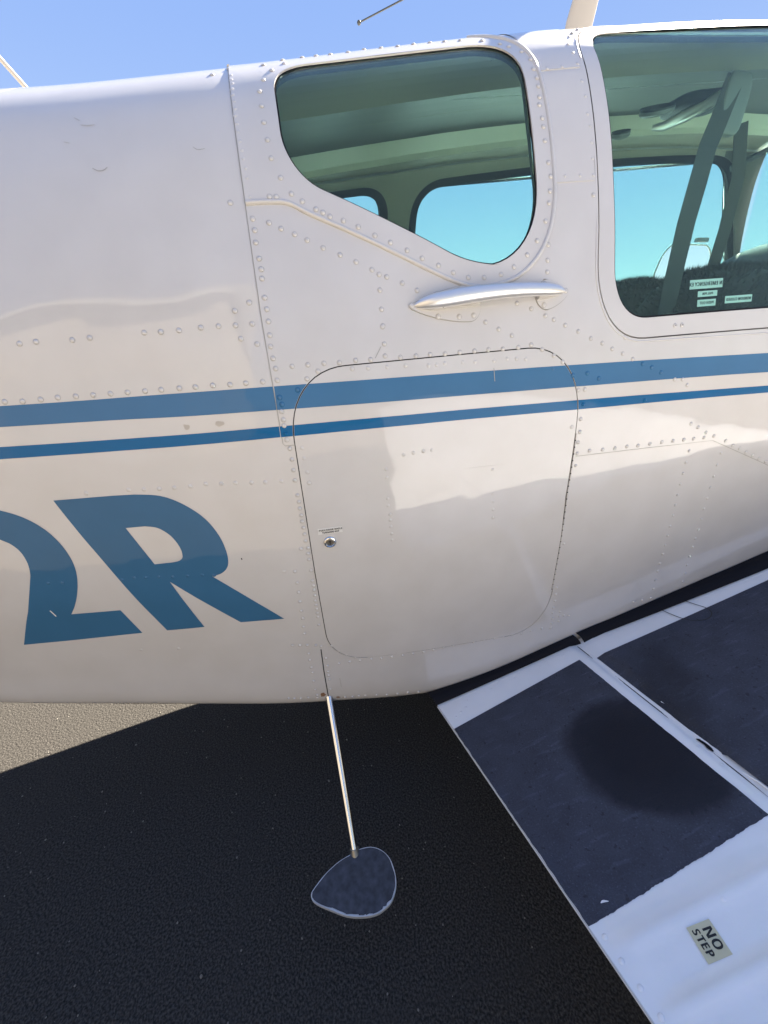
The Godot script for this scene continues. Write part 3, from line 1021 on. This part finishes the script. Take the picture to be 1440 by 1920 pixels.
func build_handle() -> void:
	var h := Node3D.new()
	h.name = "grab_handle"
	craft.add_child(h, true)
	var f1 := loop([[.2035, 1.2835, .012], [.262, 1.303, .05], [.343, 1.306, .016], [.334, 1.285], [.330, 1.256, .018], [.258, 1.259, .05]])
	var f2 := loop([[.436, 1.277], [.441, 1.304, .018], [.470, 1.300, .02], [.503, 1.2845, .012], [.474, 1.264, .02], [.441, 1.262, .018]])
	for f in [f1, f2]:
		put("flange", plate(0, f, [], PLATE + .0022, PLATE), M.white, h)
		var ln := Sheet.new()
		lay(ln, 0, grown(f, .0009), [f], PLATE + .0003, .02, .01)
		put("flange_sealant", ln, M.lap, h)
	rivets([212, 1284, 256, 1296, 295, 1299, 322, 1299, 256, 1267, 293, 1264, 319, 1264, 451, 1296, 492, 1285, 450, 1269], h, PLATE + .0022, .0043, .0020)
	var path := smooth([[.217, .001], [.226, .006], [.245, .012], [.275, .0165], [.31, .020], [.35, .0215], [.40, .0205], [.435, .017], [.460, .012], [.478, .006], [.490, .001]], false, 4)
	var rad := smooth([[.217, .002], [.226, .0072], [.245, .0112], [.275, .0128], [.31, .0128], [.35, .0118], [.40, .0108], [.435, .0104], [.460, .0096], [.478, .0070], [.490, .002]], false, 4)
	var pts := []
	var rr := []
	for i in path.size():
		pts.append(at(0, path[i].x, 1.2840 + .0035 * sin((path[i].x - .22) * 11.0), PLATE + path[i].y))
		rr.append(rad[i].y)
	var bar := Sheet.new()
	bar.tube(pts, rr, 20, .8, Vector3(0, 0, 1))
	put("bar", bar, M.bar, h)
	# the posts that carry the bar's ends
	for k in [[.225, .33, 7], [.437, .480, 4]]:
		var p2 := []
		for i in k[2]:
			p2.append(at(0, lerpf(k[0], k[1], i / float(k[2] - 1)), 1.285, PLATE + .004))
		var post := Sheet.new()
		post.tube(p2, [.006, .0115, .0115, .0115, .0115, .0115, .009] if k[2] == 7 else [.011, .0105, .009, .005], 12, .75, Vector3(0, 0, 1))
		put("foot", post, M.white, h)
	var hole := Sheet.new()
	var q := frame_at(0, .2605, 1.2765, PLATE + .0185)
	hole.lathe(q.origin + q.basis.z * -.0035, q.basis, [[.0017, 0], [.0017, .0012], [.0001, .0012]], 10)
	put("drain_hole", hole, M.black, h)

# ---------------------------------------------------------------- wing
func gap_x(z: float) -> float:
	return .677 + .056 * z

func te_x(z: float) -> float:
	return .279 + .125 * z

func ragged(a: Vector2, b: Vector2, amp: float, n: int) -> PackedVector2Array:
	var out := PackedVector2Array()
	var d := (b - a).normalized()
	var w := 0.0
	for i in n + 1:
		w = w * .6 + rng.randf_range(-amp, amp) * .6
		out.append(a.lerp(b, i / float(n)) + Vector2(-d.y, d.x) * w)
	return out

func build_wings() -> void:
	for side in [2, 3]:
		var right: bool = side == 2
		var w := Node3D.new()
		w.name = "right_wing" if right else "left_wing"
		craft.add_child(w, true)
		var tipz := 4.6
		# main panel: upper skin from the flap gap to the leading edge, closed below
		var top := PackedVector2Array([Vector2(gap_x(-.05), -.05), Vector2(gap_x(1.9), 1.9), Vector2(gap_x(tipz) + .1, tipz), Vector2(2.1, tipz), Vector2(2.38, -.05)])
		var sk := Sheet.new()
		lay(sk, side, top, [], 0.0, .04 if right else .15, .04 if right else .3)
		wall(sk, side, top, -.0035, 0.0)
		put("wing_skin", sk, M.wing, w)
		var under := Sheet.new()
		for i in 12:
			for j in 8:
				var g := func(a, b):
					var z: float = lerpf(-.05, tipz, b / 8.0)
					var x0 := gap_x(z) + .004
					var x1: float = lerpf(2.38, 2.1, b / 8.0)
					var x := lerpf(x0, x1, a / 12.0)
					var t: float = a / 12.0
					var p := raw(side, x, z)
					return p - Vector3.UP * (.075 + .2 * sin(PI * minf(t * 1.05, 1.0)) * (1.0 - .5 * b / 8.0) - .07 * t)
				under.flat(g.call(i, j), g.call(i + 1, j), g.call(i + 1, j + 1), g.call(i, j + 1), Vector3(1.3, 3.0, 0))
				if i == 0:
					var g2 := func(b):
						var z: float = lerpf(-.05, tipz, b / 8.0)
						return at(side, gap_x(z) + .004, z, -.003)
					under.flat(g.call(0, j), g.call(0, j + 1), g2.call(j + 1), g2.call(j), Vector3(2, .5, 0))
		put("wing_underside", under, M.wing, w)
		# flap
		var flap := Node3D.new()
		flap.name = "flap"
		w.add_child(flap, true)
		var zi := -.040
		var fl := PackedVector2Array([Vector2(te_x(zi), zi), Vector2(gap_x(zi) + .012, zi), Vector2(gap_x(1.9) + .012, 1.9), Vector2(te_x(1.9), 1.9)])
		var fs := Sheet.new()
		lay(fs, side, fl, [], 0.0, .012 if right else .1, .014 if right else .2)
		wall(fs, side, fl, -.009, 0.0)
		for j in 12:
			var g3 := func(a, b):
				var z: float = lerpf(zi, 1.9, b / 12.0)
				var x: float = lerpf(te_x(z), gap_x(z) + .012, a)
				return raw(side, x, z) - Vector3.UP * (.009 + .085 * a)
			under = Sheet.new()
			fs.flat(g3.call(0, j), g3.call(1, j), g3.call(1, j + 1), g3.call(0, j + 1), Vector3(.5, 3, 0))
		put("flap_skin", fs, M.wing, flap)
		var al := PackedVector2Array([Vector2(te_x(1.908), 1.908), Vector2(gap_x(1.908) + .012, 1.908), Vector2(gap_x(tipz) + .11, tipz), Vector2(te_x(tipz), tipz)])
		var als := Sheet.new()
		lay(als, side, al, [], 0.0, .1, .2)
		wall(als, side, al, -.009, 0.0)
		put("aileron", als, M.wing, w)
		# root seal: a rubber strip in two lengths
		for k in [[.257, .668], [.676, 1.95]]:
			var rs := Sheet.new()
			var n := 24
			for i in n:
				for q in 4:
					var g4 := func(a, b):
						var x: float = lerpf(k[0], k[1], a / float(n))
						var s_up := .459 + (x - .257) * .2705 if x < .671 else .573 + (x - .671) * .2522
						var p := at(side - 2, x, minf(s_up, 1.1), .0022)
						var o := at(side, x + .016, -.034 + .045 * clampf((x - .64) / .55, 0, 1), .003)
						var t: float = b / 4.0
						return p.lerp(o, t) + (Vector3(0, .004, .003 if right else -.003)) * sin(PI * t)
					var pts := [g4.call(i, q), g4.call(i + 1, q), g4.call(i + 1, q + 1), g4.call(i, q + 1)]
					rs.flat(pts[0], pts[1], pts[2], pts[3], Vector3(pts[0].x, -3, -.52))
			put("root_seal", rs, M.rubber, w)
		if right:
			dress_wing(w, flap)

func walkway_texture() -> ImageTexture:   # grit, scuffs and two oily stains; covers 1.02 m x .51 m from (.25, 0)
	var f := FastNoiseLite.new()
	f.seed = 31
	f.frequency = 1.0
	f.fractal_octaves = 4
	var w := 1024
	var h := 512
	var im := Image.create(w, h, false, Image.FORMAT_RGB8)
	for j in h:
		for i in w:
			var p := Vector2(.25 + i / 1003.0, j / 1003.0)
			var g := f.get_noise_2d(p.x * 260.0, p.y * 260.0)
			var blot := f.get_noise_2d(p.x * 14.0 + 40.0, p.y * 14.0)
			var c := Color(.043, .048, .066) * (1.0 + .25 * g + .22 * blot)
			if f.get_noise_2d(p.x * 62.0 + 9.0, p.y * 62.0 - 4.0) > .52:
				c = c * .55
			if f.get_noise_2d(p.x * 190.0 - 60.0, p.y * 190.0 + 3.0) > .47:
				c = c * 1.7
			var scuff := f.get_noise_2d(p.x * 9.0 - 30.0, p.y * 55.0)
			c = c * (1.0 + .35 * smoothstep(.3, .55, scuff))
			var wob := .011 * f.get_noise_2d(p.x * 11.0 + 80.0, p.y * 11.0) + .0025 * f.get_noise_2d(p.x * 60.0, p.y * 60.0)
			# main stain: a fan spreading from the gap
			var d := (p - Vector2(.592, .268)).rotated(-.72)
			var e := Vector2(d.x / .142, d.y / .126).length() - 1.0 + wob / .12
			var in1 := smoothstep(.07, -.16, e) if p.x < gap_x(p.y) else 0.0
			c = c.lerp(Color(.006, .007, .013), in1 * (.78 + .2 * clampf(-e * 1.8, 0, 1)))
			var d2 := (p - Vector2(.72, .20)).rotated(-.55)
			var e2 := Vector2(d2.x / .06, d2.y / .17).length() - 1.0 + wob / .1
			var in2 := smoothstep(.35, -.5, e2) if p.x > gap_x(p.y) - .004 else 0.0
			c = c.lerp(Color(.010, .011, .016), in2 * .55)
			im.set_pixel(i, j, c.linear_to_srgb())
	return ImageTexture.create_from_image(im)

func dress_wing(w: Node3D, flap: Node3D) -> void:
	var m := mat("walkway_grit", Color.WHITE, .68, 0.0, .4)
	m.heightmap_enabled = true
	m.heightmap_texture = noise_tex(.22, 3, 55)
	m.heightmap_scale = .10
	m.albedo_texture = walkway_texture()
	m.texture_repeat = false
	m.uv1_scale = Vector3(1003.0 / 1024.0, 1003.0 / 512.0, 1)
	m.uv1_offset = Vector3(-.25 * 1003.0 / 1024.0, 0, 0)
	M.grit = m
	var a := PackedVector2Array([Vector2(te_x(.05) + .0008, .050), Vector2(.641, .016)])
	a.append_array(ragged(Vector2(.642, .018), Vector2(.6665, .432), .0007, 60))
	a.append_array(ragged(Vector2(.6665, .432), Vector2(.349, .453), .0011, 110))
	a.append_array(ragged(Vector2(te_x(.453) + .0004, .453), Vector2(te_x(.05) + .0004, .052), .0009, 70))
	put("walkway", plate(2, a, [], .0013, .0001, .02, .02), m, flap)
	var b := PackedVector2Array([Vector2(gap_x(.03) + .0045, .028), Vector2(1.16, .040), Vector2(1.9, .05), Vector2(1.9, .46)])
	b.append_array(ragged(Vector2(1.2, .46), Vector2(gap_x(.455) + .0045, .452), .002, 60))
	b.append_array(ragged(Vector2(gap_x(.45) + .0045, .45), Vector2(gap_x(.03) + .0045, .029), .0003, 30))
	put("walkway", plate(2, b, [], .0013, .0001, .02, .02), m, w)
	# chips where the white shows through
	for c in [[.3745, .437, .006, .0022]]:
		var ch := Sheet.new()
		lay(ch, 2, smooth([[c[0] - c[2], c[1]], [c[0] - c[2] * .2, c[1] + c[3] * .4], [c[0] + c[2], c[1] + c[3]], [c[0] + c[2] * .3, c[1] - c[3] * .5], [c[0] - c[2] * .4, c[1] - c[3]]], true, 4), [], .0017, .02, .02)
		put("paint_chip", ch, M.wing, flap)
	# bare metal along the trailing edge
	var tedge := Sheet.new()
	var tl := []
	for k in 60:
		var z := -.03 + k * .0325
		tl.append(at(2, te_x(z) - .0002, z, -.0022))
	tedge.tube(tl, [.0019], 6)
	put("trailing_edge", tedge, M.wear, flap)
	# lip of the gap: rolled edge
	var lip := Sheet.new()
	var gl := []
	for k in 60:
		var z := -.03 + k * .03
		gl.append(at(2, gap_x(z) + .0015, z, -.0008))
	lip.tube(gl, [.0019], 8)
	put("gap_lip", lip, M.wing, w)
	var scar := Sheet.new()
	lay(scar, 2, smooth([[gap_x(.30) - .006, .290], [gap_x(.30) + .001, .293], [gap_x(.30) + .004, .303], [gap_x(.31) + .003, .316], [gap_x(.31) - .003, .321], [gap_x(.31) - .006, .312], [gap_x(.31) - .004, .304]], true), [], .0030, .01, .01)
	put("torn_seal", scar, M.rubber, w)
	var slit := Sheet.new()
	lay(slit, 2, ribbon(2, PackedVector2Array([Vector2(gap_x(-.03) - .0042, -.03), Vector2(gap_x(.5) - .0042, .5), Vector2(gap_x(1.8) - .0042, 1.8)]), .0013), [], .0007, .02, .02)
	put("gap_shadow_strip", slit, M.rubber, flap)  # painted shadow of the gap: a dark ribbon on the flap skin
	# inspection cover beside the root
	var cov := Sheet.new()
	lay(cov, 2, ribbon(2, smooth([[.905, -.026], [.912, .02], [.921, .045], [.938, .062], [.958, .066], [.974, .058], [.982, .040], [.975, .010], [.968, -.02]], false), .0010), [], .0024, .01, .01)
	put("cover_edge", cov, M.dark, w)
	# rivets of flap and wing
	for r in [[.345, -.012, .62, -.018, 5], [.302, .02, .335, .006, 3], [.615, .48, .52, .49, 2]]:
		for k in r[4]:
			var t: float = k / float(r[4] - 1)
			var o := MeshInstance3D.new()
			o.name = "rivet"
			o.mesh = rivet_mesh(.0038, .0014)
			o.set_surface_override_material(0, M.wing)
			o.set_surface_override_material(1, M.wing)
			o.transform = frame_at(2, lerpf(r[0], r[2], t), lerpf(r[1], r[3], t), 0.0)
			flap.add_child(o, true)
	for k in 9:
		var o2 := MeshInstance3D.new()
		o2.name = "rivet"
		o2.mesh = rivet_mesh(.0042, .0016)
		o2.set_surface_override_material(0, M.wing)
		o2.set_surface_override_material(1, M.wing)
		o2.transform = frame_at(2, te_x(.46 + k * .028) + .012, .47 + k * .028, 0.0)
		flap.add_child(o2, true)
	for z in [.02, .30, .345]:
		var o3 := MeshInstance3D.new()
		o3.name = "rivet"
		o3.mesh = rivet_mesh(.0036, .0014)
		o3.set_surface_override_material(0, M.wing)
		o3.set_surface_override_material(1, M.wing)
		o3.transform = frame_at(2, gap_x(z) - .014, z, .0002)
		flap.add_child(o3, true)
	# NO STEP
	var dec := Sheet.new()
	var corners := PackedVector2Array([Vector2(.4520, .4980), Vector2(.4855, .5000), Vector2(.4810, .537), Vector2(.4470, .5352)])
	lay(dec, 2, corners, [], .0013, .02, .02)
	put("no_step_decal", dec, M.decal, flap)
	for t in [["NO", .4735, .517], ["STEP", .4585, .517]]:
		var n := normal_at(2, t[1], t[2])
		var rt := (raw(2, t[1] - .0035, t[2] + .03) - raw(2, t[1] + .0035, t[2] - .03)).normalized()
		var up := n.cross(rt).normalized()
		words(t[0], Transform3D(Basis(rt, up, n), raw(2, t[1], t[2]) + n * .0016), .0132 if t[0] == "NO" else .0104, M.black, flap, true, .95)

# ---------------------------------------------------------------- small things outside
func build_step() -> void:
	var s := Node3D.new()
	s.name = "boarding_step"
	craft.add_child(s, true)
	var top := Vector3(-.004, .485, -.085)
	var foot := Vector3(.0095, .195, .135)
	var tube := Sheet.new()
	tube.tube([top + (top - foot) * .1, top, top.lerp(foot, .5), foot], [.0088, .0088, .0085, .0080], 20)
	put("tube", tube, M.chrome, s)
	var col := Sheet.new()
	var d := (foot - top).normalized()
	col.tube([foot - d * .006, foot + d * .012, foot + d * .030 + Vector3(.003, .002, 0)], [.0096, .0135, .0200], 16)
	put("socket", col, M.worn_steel, s)
	var boot := Sheet.new()
	boot.tube([top + (top - foot) * .04 + Vector3(.006, 0, 0), top + d * .012 + Vector3(.004, 0, 0)], [.0135, .0125], 16)
	put("belly_bushing", boot, M.rubber, s)
	# the pad: a leaning half round with a bright edge
	var base := Vector3(0, .187, .19)
	var ux := Vector3(1, .02, 0).normalized()
	var uz := Vector3(0, -.06, 1).normalized()
	var un := uz.cross(ux).normalized()
	var outline := smooth([[-.001, -.051], [.019, -.056], [.048, -.054], [.071, -.042], [.087, -.021], [.092, .008], [.088, .031], [.074, .051], [.056, .060], [.036, .064], [.008, .061], [-.025, .051], [-.056, .034], [-.081, .019], [-.093, .008], [-.095, -.002], [-.087, -.011], [-.062, -.029], [-.030, -.044]], true, 4)
	var pad := func(grow, h):
		var o := []
		for p in grown(outline, grow):
			o.append(base + ux * p.x + uz * p.y + un * h)
		return o
	var rimsh := Sheet.new()
	var a: Array = pad.call(0.0, .0055)
	var b: Array = pad.call(0.0, -.0045)
	var c: Array = pad.call(-.0015, .0078)
	var mid := Vector3.ZERO
	for p in a:
		mid += p / a.size()
	var n := a.size()
	for i in n:
		rimsh.flat(a[i], a[(i + 1) % n], b[(i + 1) % n], b[i], mid)
		rimsh.tri(mid - un * .010, b[i], b[(i + 1) % n], -un, -un, -un)
		rimsh.tri(mid, a[i], a[(i + 1) % n], un, un, un)
	put("plate", rimsh, M.wear, s)
	var grit := Sheet.new()
	var raggeds := []
	rng.seed = 44
	for p in grown(outline, -.0016):
		var q := p * (1.0 - absf(rng.randfn(0.0, .006)) - (.03 if p.y > .03 and rng.randf() < .4 else 0.0))
		raggeds.append(base + ux * q.x + uz * q.y + un * .0068)
	var m2 := Vector3.ZERO
	for p in raggeds:
		m2 += p / raggeds.size()
	for i in raggeds.size():
		grit.tri(m2, raggeds[i], raggeds[(i + 1) % raggeds.size()], un, un, un)
	var gm := mat("step_grit", Color.WHITE, .7)
	gm.albedo_texture = noise_tex(.02, 5, 77, 512, lin(.022, .026, .036), lin(.075, .085, .11))
	gm.uv1_triplanar = true
	gm.uv1_scale = Vector3.ONE * 4.0
	put("grip_pad", grit, gm, s)

func build_roof_things() -> void:
	var top := raw(0, -.43, SMAX)
	var rod := Sheet.new()
	rod.tube([Vector3(-.385, 1.70, -.52), Vector3(-.431, 1.77, -.52), Vector3(-.465, 1.816, -.52), Vector3(-.9, 2.40, -.52)], [.0044, .0043, .0042, .003], 10)
	put("wire_mast", rod, M.tan, null, "pale thin mast on the rear roof")
	var b := Sheet.new()
	b.tube([Vector3(.772, 1.84, -.52), Vector3(.782, 1.95, -.52), Vector3(.815, 2.09, -.52), Vector3(.83, 2.20, -.52)], [.040, .035, .028, .02], 14, .3, Vector3(0, 0, 1))
	put("blade_antenna", b, M.tan, null, "tan blade antenna on the roof")
	var whip := Sheet.new()
	whip.tube([Vector3(.249, 1.919, -.52), Vector3(.346, 1.961, -.52), Vector3(.55, 2.045, -.52), Vector3(.70, 2.10, -.52), Vector3(.825, 2.17, -.52)], [.0015, .0016, .0018, .0022, .0030], 8)
	whip.blob(Vector3(.247, 1.918, -.52), Vector3.ONE * .0042, Basis.IDENTITY, 2.0)
	put("whip_antenna", whip, M.trim, null, "thin dark whip with a ball at its tip")

# ---------------------------------------------------------------- inside the cabin
func build_cabin() -> void:
	var c := Node3D.new()
	c.name = "cabin_interior"
	craft.add_child(c, true)
	for side in 2:
		var walls := Sheet.new()
		var holes := [grown(glass_rear, .004), grown(glass_cabin, .004)] if side == 0 else [grown(far_rear, .004), grown(far_front, .004)]
		lay(walls, side, PackedVector2Array([Vector2(-.08, .62), Vector2(2.06, .62), Vector2(2.06, 1.275), Vector2(1.782, 1.688), Vector2(-.08, 1.688)]), holes, -.0125 if side == 0 else -.020, .04, .02)
		put("side_lining", walls, M.liner, c)
	# lining over the windows, the coves and the ceiling
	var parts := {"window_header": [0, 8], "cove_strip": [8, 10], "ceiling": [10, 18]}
	for called in parts:
		for mirror in ([0, 1] if called != "ceiling" else [0]):
			var sh := Sheet.new()
			var n := 30
			for i in n:
				var sec := func(a):
					var x: float = lerpf(-.08, 1.735, a / float(n))
					var roof := raw(0, x, SMAX).y
					var e := at(0, x, 1.688, -.0125)
					var o := []
					for k in 9:
						var t := k / 8.0
						o.append(Vector3(x, lerpf(e.y, roof - .083, t) + .016 * sin(PI * t), lerpf(e.z, -.350, t)))
					o.append(Vector3(x, roof - .072, -.362))
					o.append(Vector3(x, roof - .040, -.372))
					for k in 8:
						var t := (k + 1) / 8.0
						o.append(Vector3(x, roof - .040 + .012 * sin(PI * t), lerpf(-.372, -.668, t)))
					if mirror:
						for k in o.size():
							o[k].z = -1.04 - o[k].z
					return o
				var s0: Array = sec.call(i)
				var s1: Array = sec.call(i + 1)
				for k in range(parts[called][0], parts[called][1]):
					sh.flat(s0[k], s1[k], s1[k + 1], s0[k + 1], Vector3(s0[k].x, s0[k].y + 1.0 if called != "cove_strip" else s0[k].y, s0[k].z if called != "cove_strip" else (.2 if not mirror else -1.3)))
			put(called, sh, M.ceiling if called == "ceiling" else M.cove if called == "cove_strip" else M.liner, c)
	for k in [-.44, -.585]:
		var sm := Sheet.new()
		var sl := []
		for i in 20:
			var x := lerpf(-.07, 1.70, i / 19.0)
			sl.append(Vector3(x, raw(0, x, SMAX).y - .034 + .007 * sin(PI * (absf(k) - .37) / .3), k + .006 * sin(x * 3.0)))
		sm.tube(sl, [.0022], 6)
		put("headliner_seam", sm, M.liner, c)
	var post := Sheet.new()
	lay(post, 1, PackedVector2Array([Vector2(1.60, 1.686), Vector2(1.781, 1.686), Vector2(2.058, 1.275), Vector2(2.055, 1.25), Vector2(1.95, 1.25)]), [grown(far_front, .0245)], -.0222, .04, .02)
	put("windscreen_post", post, M.post, c)
	var floor_sh := Sheet.new()
	floor_sh.box(Vector3(1.0, .60, -.52), Vector3(2.2, .02, .86))
	put("cabin_floor", floor_sh, M.trim, c)
	var bulk := Sheet.new()
	for s in 2:
		for k in 60:
			var v0 := .3 + 1.68 * k / 60
			bulk.tri(Vector3(-.085, 1.1, -.52), at(s, -.085, v0, -.02), at(s, -.085, v0 + .028, -.02), Vector3.RIGHT, Vector3.RIGHT, Vector3.RIGHT)
	put("rear_bulkhead", bulk, M.liner, c)
	# belts
	var belt := func(pts: Array, half: float, face: Vector3):
		var sh := Sheet.new()
		for i in pts.size() - 1:
			var d0: Vector3 = (pts[mini(i + 1, pts.size() - 1)] - pts[maxi(i - 1, 0)]).normalized().cross(face).normalized() * half
			var d1: Vector3 = (pts[mini(i + 2, pts.size() - 1)] - pts[i]).normalized().cross(face).normalized() * half
			var t := face.normalized() * .0012
			sh.flat(pts[i] - d0 + t, pts[i] + d0 + t, pts[i + 1] + d1 + t, pts[i + 1] - d1 + t, pts[i] - t * 9.0)
			sh.flat(pts[i] - d0 - t, pts[i] + d0 - t, pts[i + 1] + d1 - t, pts[i + 1] - d1 - t, pts[i] + t * 9.0)
		return sh
	put("shoulder_belt", belt.call([Vector3(1.07, 1.80, -.33), Vector3(1.045, 1.72, -.325), Vector3(1.015, 1.665, -.31), Vector3(1.0, 1.60, -.30), Vector3(.992, 1.515, -.30), Vector3(.990, 1.40, -.30), Vector3(.992, 1.31, -.30)], .021, Vector3(-.25, 0, 1)), M.strap, c)
	put("shoulder_belt", belt.call([Vector3(1.437, 1.84, -.62), Vector3(1.475, 1.714, -.62), Vector3(1.477, 1.572, -.62), Vector3(1.466, 1.449, -.62), Vector3(1.462, 1.33, -.62)], .020, Vector3(-.25, 0, 1)), M.strap, c)
	var buckle := Sheet.new()
	buckle.box(Vector3(1.000, 1.310, -.285), Vector3(.055, .02, .012))
	put("belt_buckle", buckle, M.worn_steel, c)
	var pad := Sheet.new()
	pad.blob(Vector3(1.082, 1.752, -.335), Vector3(.034, .056, .012), Basis(Vector3.BACK, -.06), 5.0)
	put("harness_reel", pad, M.grey_plastic, c)
	# overhead: air nozzles, tray bracket
	for k in [[Vector3(.955, 1.772, -.420), .028], [Vector3(.955, 1.768, -.535), .017]]:
		var no := Sheet.new()
		var nb := Basis(Vector3(1, 0, 0), Vector3(0, .35, -.94).normalized(), Vector3(0, -.94, -.35).normalized()).rotated(Vector3.BACK, .25)
		var r: float = k[1]
		no.lathe(k[0], nb, [[r * 1.35, -.004], [r * 1.25, .006], [r, .010], [r * .8, .004], [r * .55, .012], [r * .3, .014], [.0001, .010]], 20)
		var noz := put("air_nozzle", no, M.trim, c)
		var rg := Sheet.new()
		rg.lathe(k[0], nb, [[r * 1.36, .000], [r * 1.34, .007], [r * 1.16, .011], [r * 1.02, .0105]], 24)
		put("ring", rg, M.grey_plastic, noz)
	var tray := Sheet.new()
	tray.tube([Vector3(.98, 1.750, -.455), Vector3(1.0, 1.748, -.44), Vector3(1.045, 1.765, -.42), Vector3(1.09, 1.785, -.40), Vector3(1.12, 1.80, -.36)], [.006, .010, .013, .013, .010], 10, .5, Vector3(0, 0, 1))
	put("assist_handle", tray, M.bar, c)
	var box := Sheet.new()
	box.blob(Vector3(1.10, 1.80, -.45), Vector3(.085, .016, .05), Basis(Vector3.BACK, .12), 4.0)
	put("overhead_console", box, M.trim, c)
	var visor := Sheet.new()
	visor.blob(Vector3(1.69, 1.835, -.85), Vector3(.040, .024, .012), Basis(Vector3.BACK, .3), 3.0)
	put("visor_bracket", visor, M.black, c)
	var bar := Sheet.new()
	bar.tube([Vector3(1.67, 1.800, -.83), Vector3(1.80, 1.862, -.74), Vector3(1.84, 1.88, -.60)], [.010], 8)
	put("visor_bar", bar, M.trim, c)
	var glare := Sheet.new()
	glare.blob(Vector3(1.97, 1.40, -.62), Vector3(.19, .172, .40), Basis.IDENTITY, 3.0)
	put("instrument_coaming", glare, M.trim, c)
	# seats under sheepskin
	for k in [["seat", Vector3(1.262, 1.13, -.75), Vector3(.072, .305, .20)], ["seat", Vector3(1.20, 1.10, -.34), Vector3(.215, .318, .16)], ["seat", Vector3(1.52, 1.13, -.62), Vector3(.24, .33, .22)]]:
		var st := Sheet.new()
		var nz := FastNoiseLite.new()
		nz.seed = int(k[1].x * 100)
		nz.frequency = 2.0
		st.blob(k[1], k[2], Basis.IDENTITY, 3.6, nz, .02)
		var seat := put(k[0], st, M.wool, c)
		var fl := Sheet.new()
		for i in 7000:
			var d := Vector3(rng.randfn(), absf(rng.randfn()) * 1.2 + .15, rng.randfn()).normalized()
			var q := pow(pow(absf(d.x), 3.6) + pow(absf(d.y), 3.6) + pow(absf(d.z), 3.6), -1.0 / 3.6)
			var p: Vector3 = k[1] + d * q * k[2]
			var o := (d + Vector3(rng.randfn(), rng.randfn(), rng.randfn()) * .35).normalized()
			var sd := o.cross(Vector3(rng.randfn(), rng.randfn(), rng.randfn())).normalized() * .0011
			fl.tri(p - sd, p + sd, p + o * rng.randf_range(.008, .024), o, o, o)
		var wl := put("wool", fl, M.wool, c)
		wl.set_meta("kind", "stuff")
	var arm := Sheet.new()
	arm.blob(Vector3(1.20, 1.285, -.16), Vector3(.20, .045, .03), Basis(Vector3.BACK, .16), 2.4)
	put("armrest", arm, M.mauve, c)
	# placards stuck inside the cabin window: they read from within
	for k in [[.803, 1.2815, .075, .016, "IN EMERGENCY EX"], [.808, 1.268, .044, .010, "PULL PIN"], [.808, 1.2555, .042, .012, "PUSH OUT"], [.884, 1.2575, .066, .013, "WINDOW CLOSED"]]:
		var f := frame_at(0, k[0], k[1], -.0095)
		var pl := Sheet.new()
		pl.box(f.origin, Vector3(k[2], k[3], .0005), f.basis)
		put("window_placard", pl, M.placard, c)
		var back := Sheet.new()
		words(k[4], f * Transform3D(Basis(Vector3.UP, PI), Vector3(0, 0, .0006)), k[3] * .42, M.trim, c, true)

func build_gear() -> void:
	for k in [[1.25, .95], [1.25, -1.99], [2.2, -.52]]:
		var g := Node3D.new()
		g.name = "landing_gear"
		craft.add_child(g, true)
		var leg := Sheet.new()
		leg.tube([Vector3(k[0], .60, k[1]), Vector3(k[0], .17, k[1])], [.03, .025], 10)
		put("strut", leg, M.white, g)
		var ty := Sheet.new()
		var b := Basis(Vector3(1, 0, 0), Vector3(0, -1, 0), Vector3(0, 0, 1))
		ty.lathe(Vector3(k[0], .172, k[1] + .035), b, [[.07, -.045], [.13, -.06], [.165, -.045], [.172, 0], [.165, .045], [.13, .06], [.07, .045]], 28)
		put("tyre", ty, M.rubber, g)
		var hub := Sheet.new()
		hub.lathe(Vector3(k[0], .172, k[1] + .035), b, [[.0001, -.04], [.075, -.045], [.075, .045], [.0001, .04]], 20)
		put("hub", hub, M.worn_steel, g)
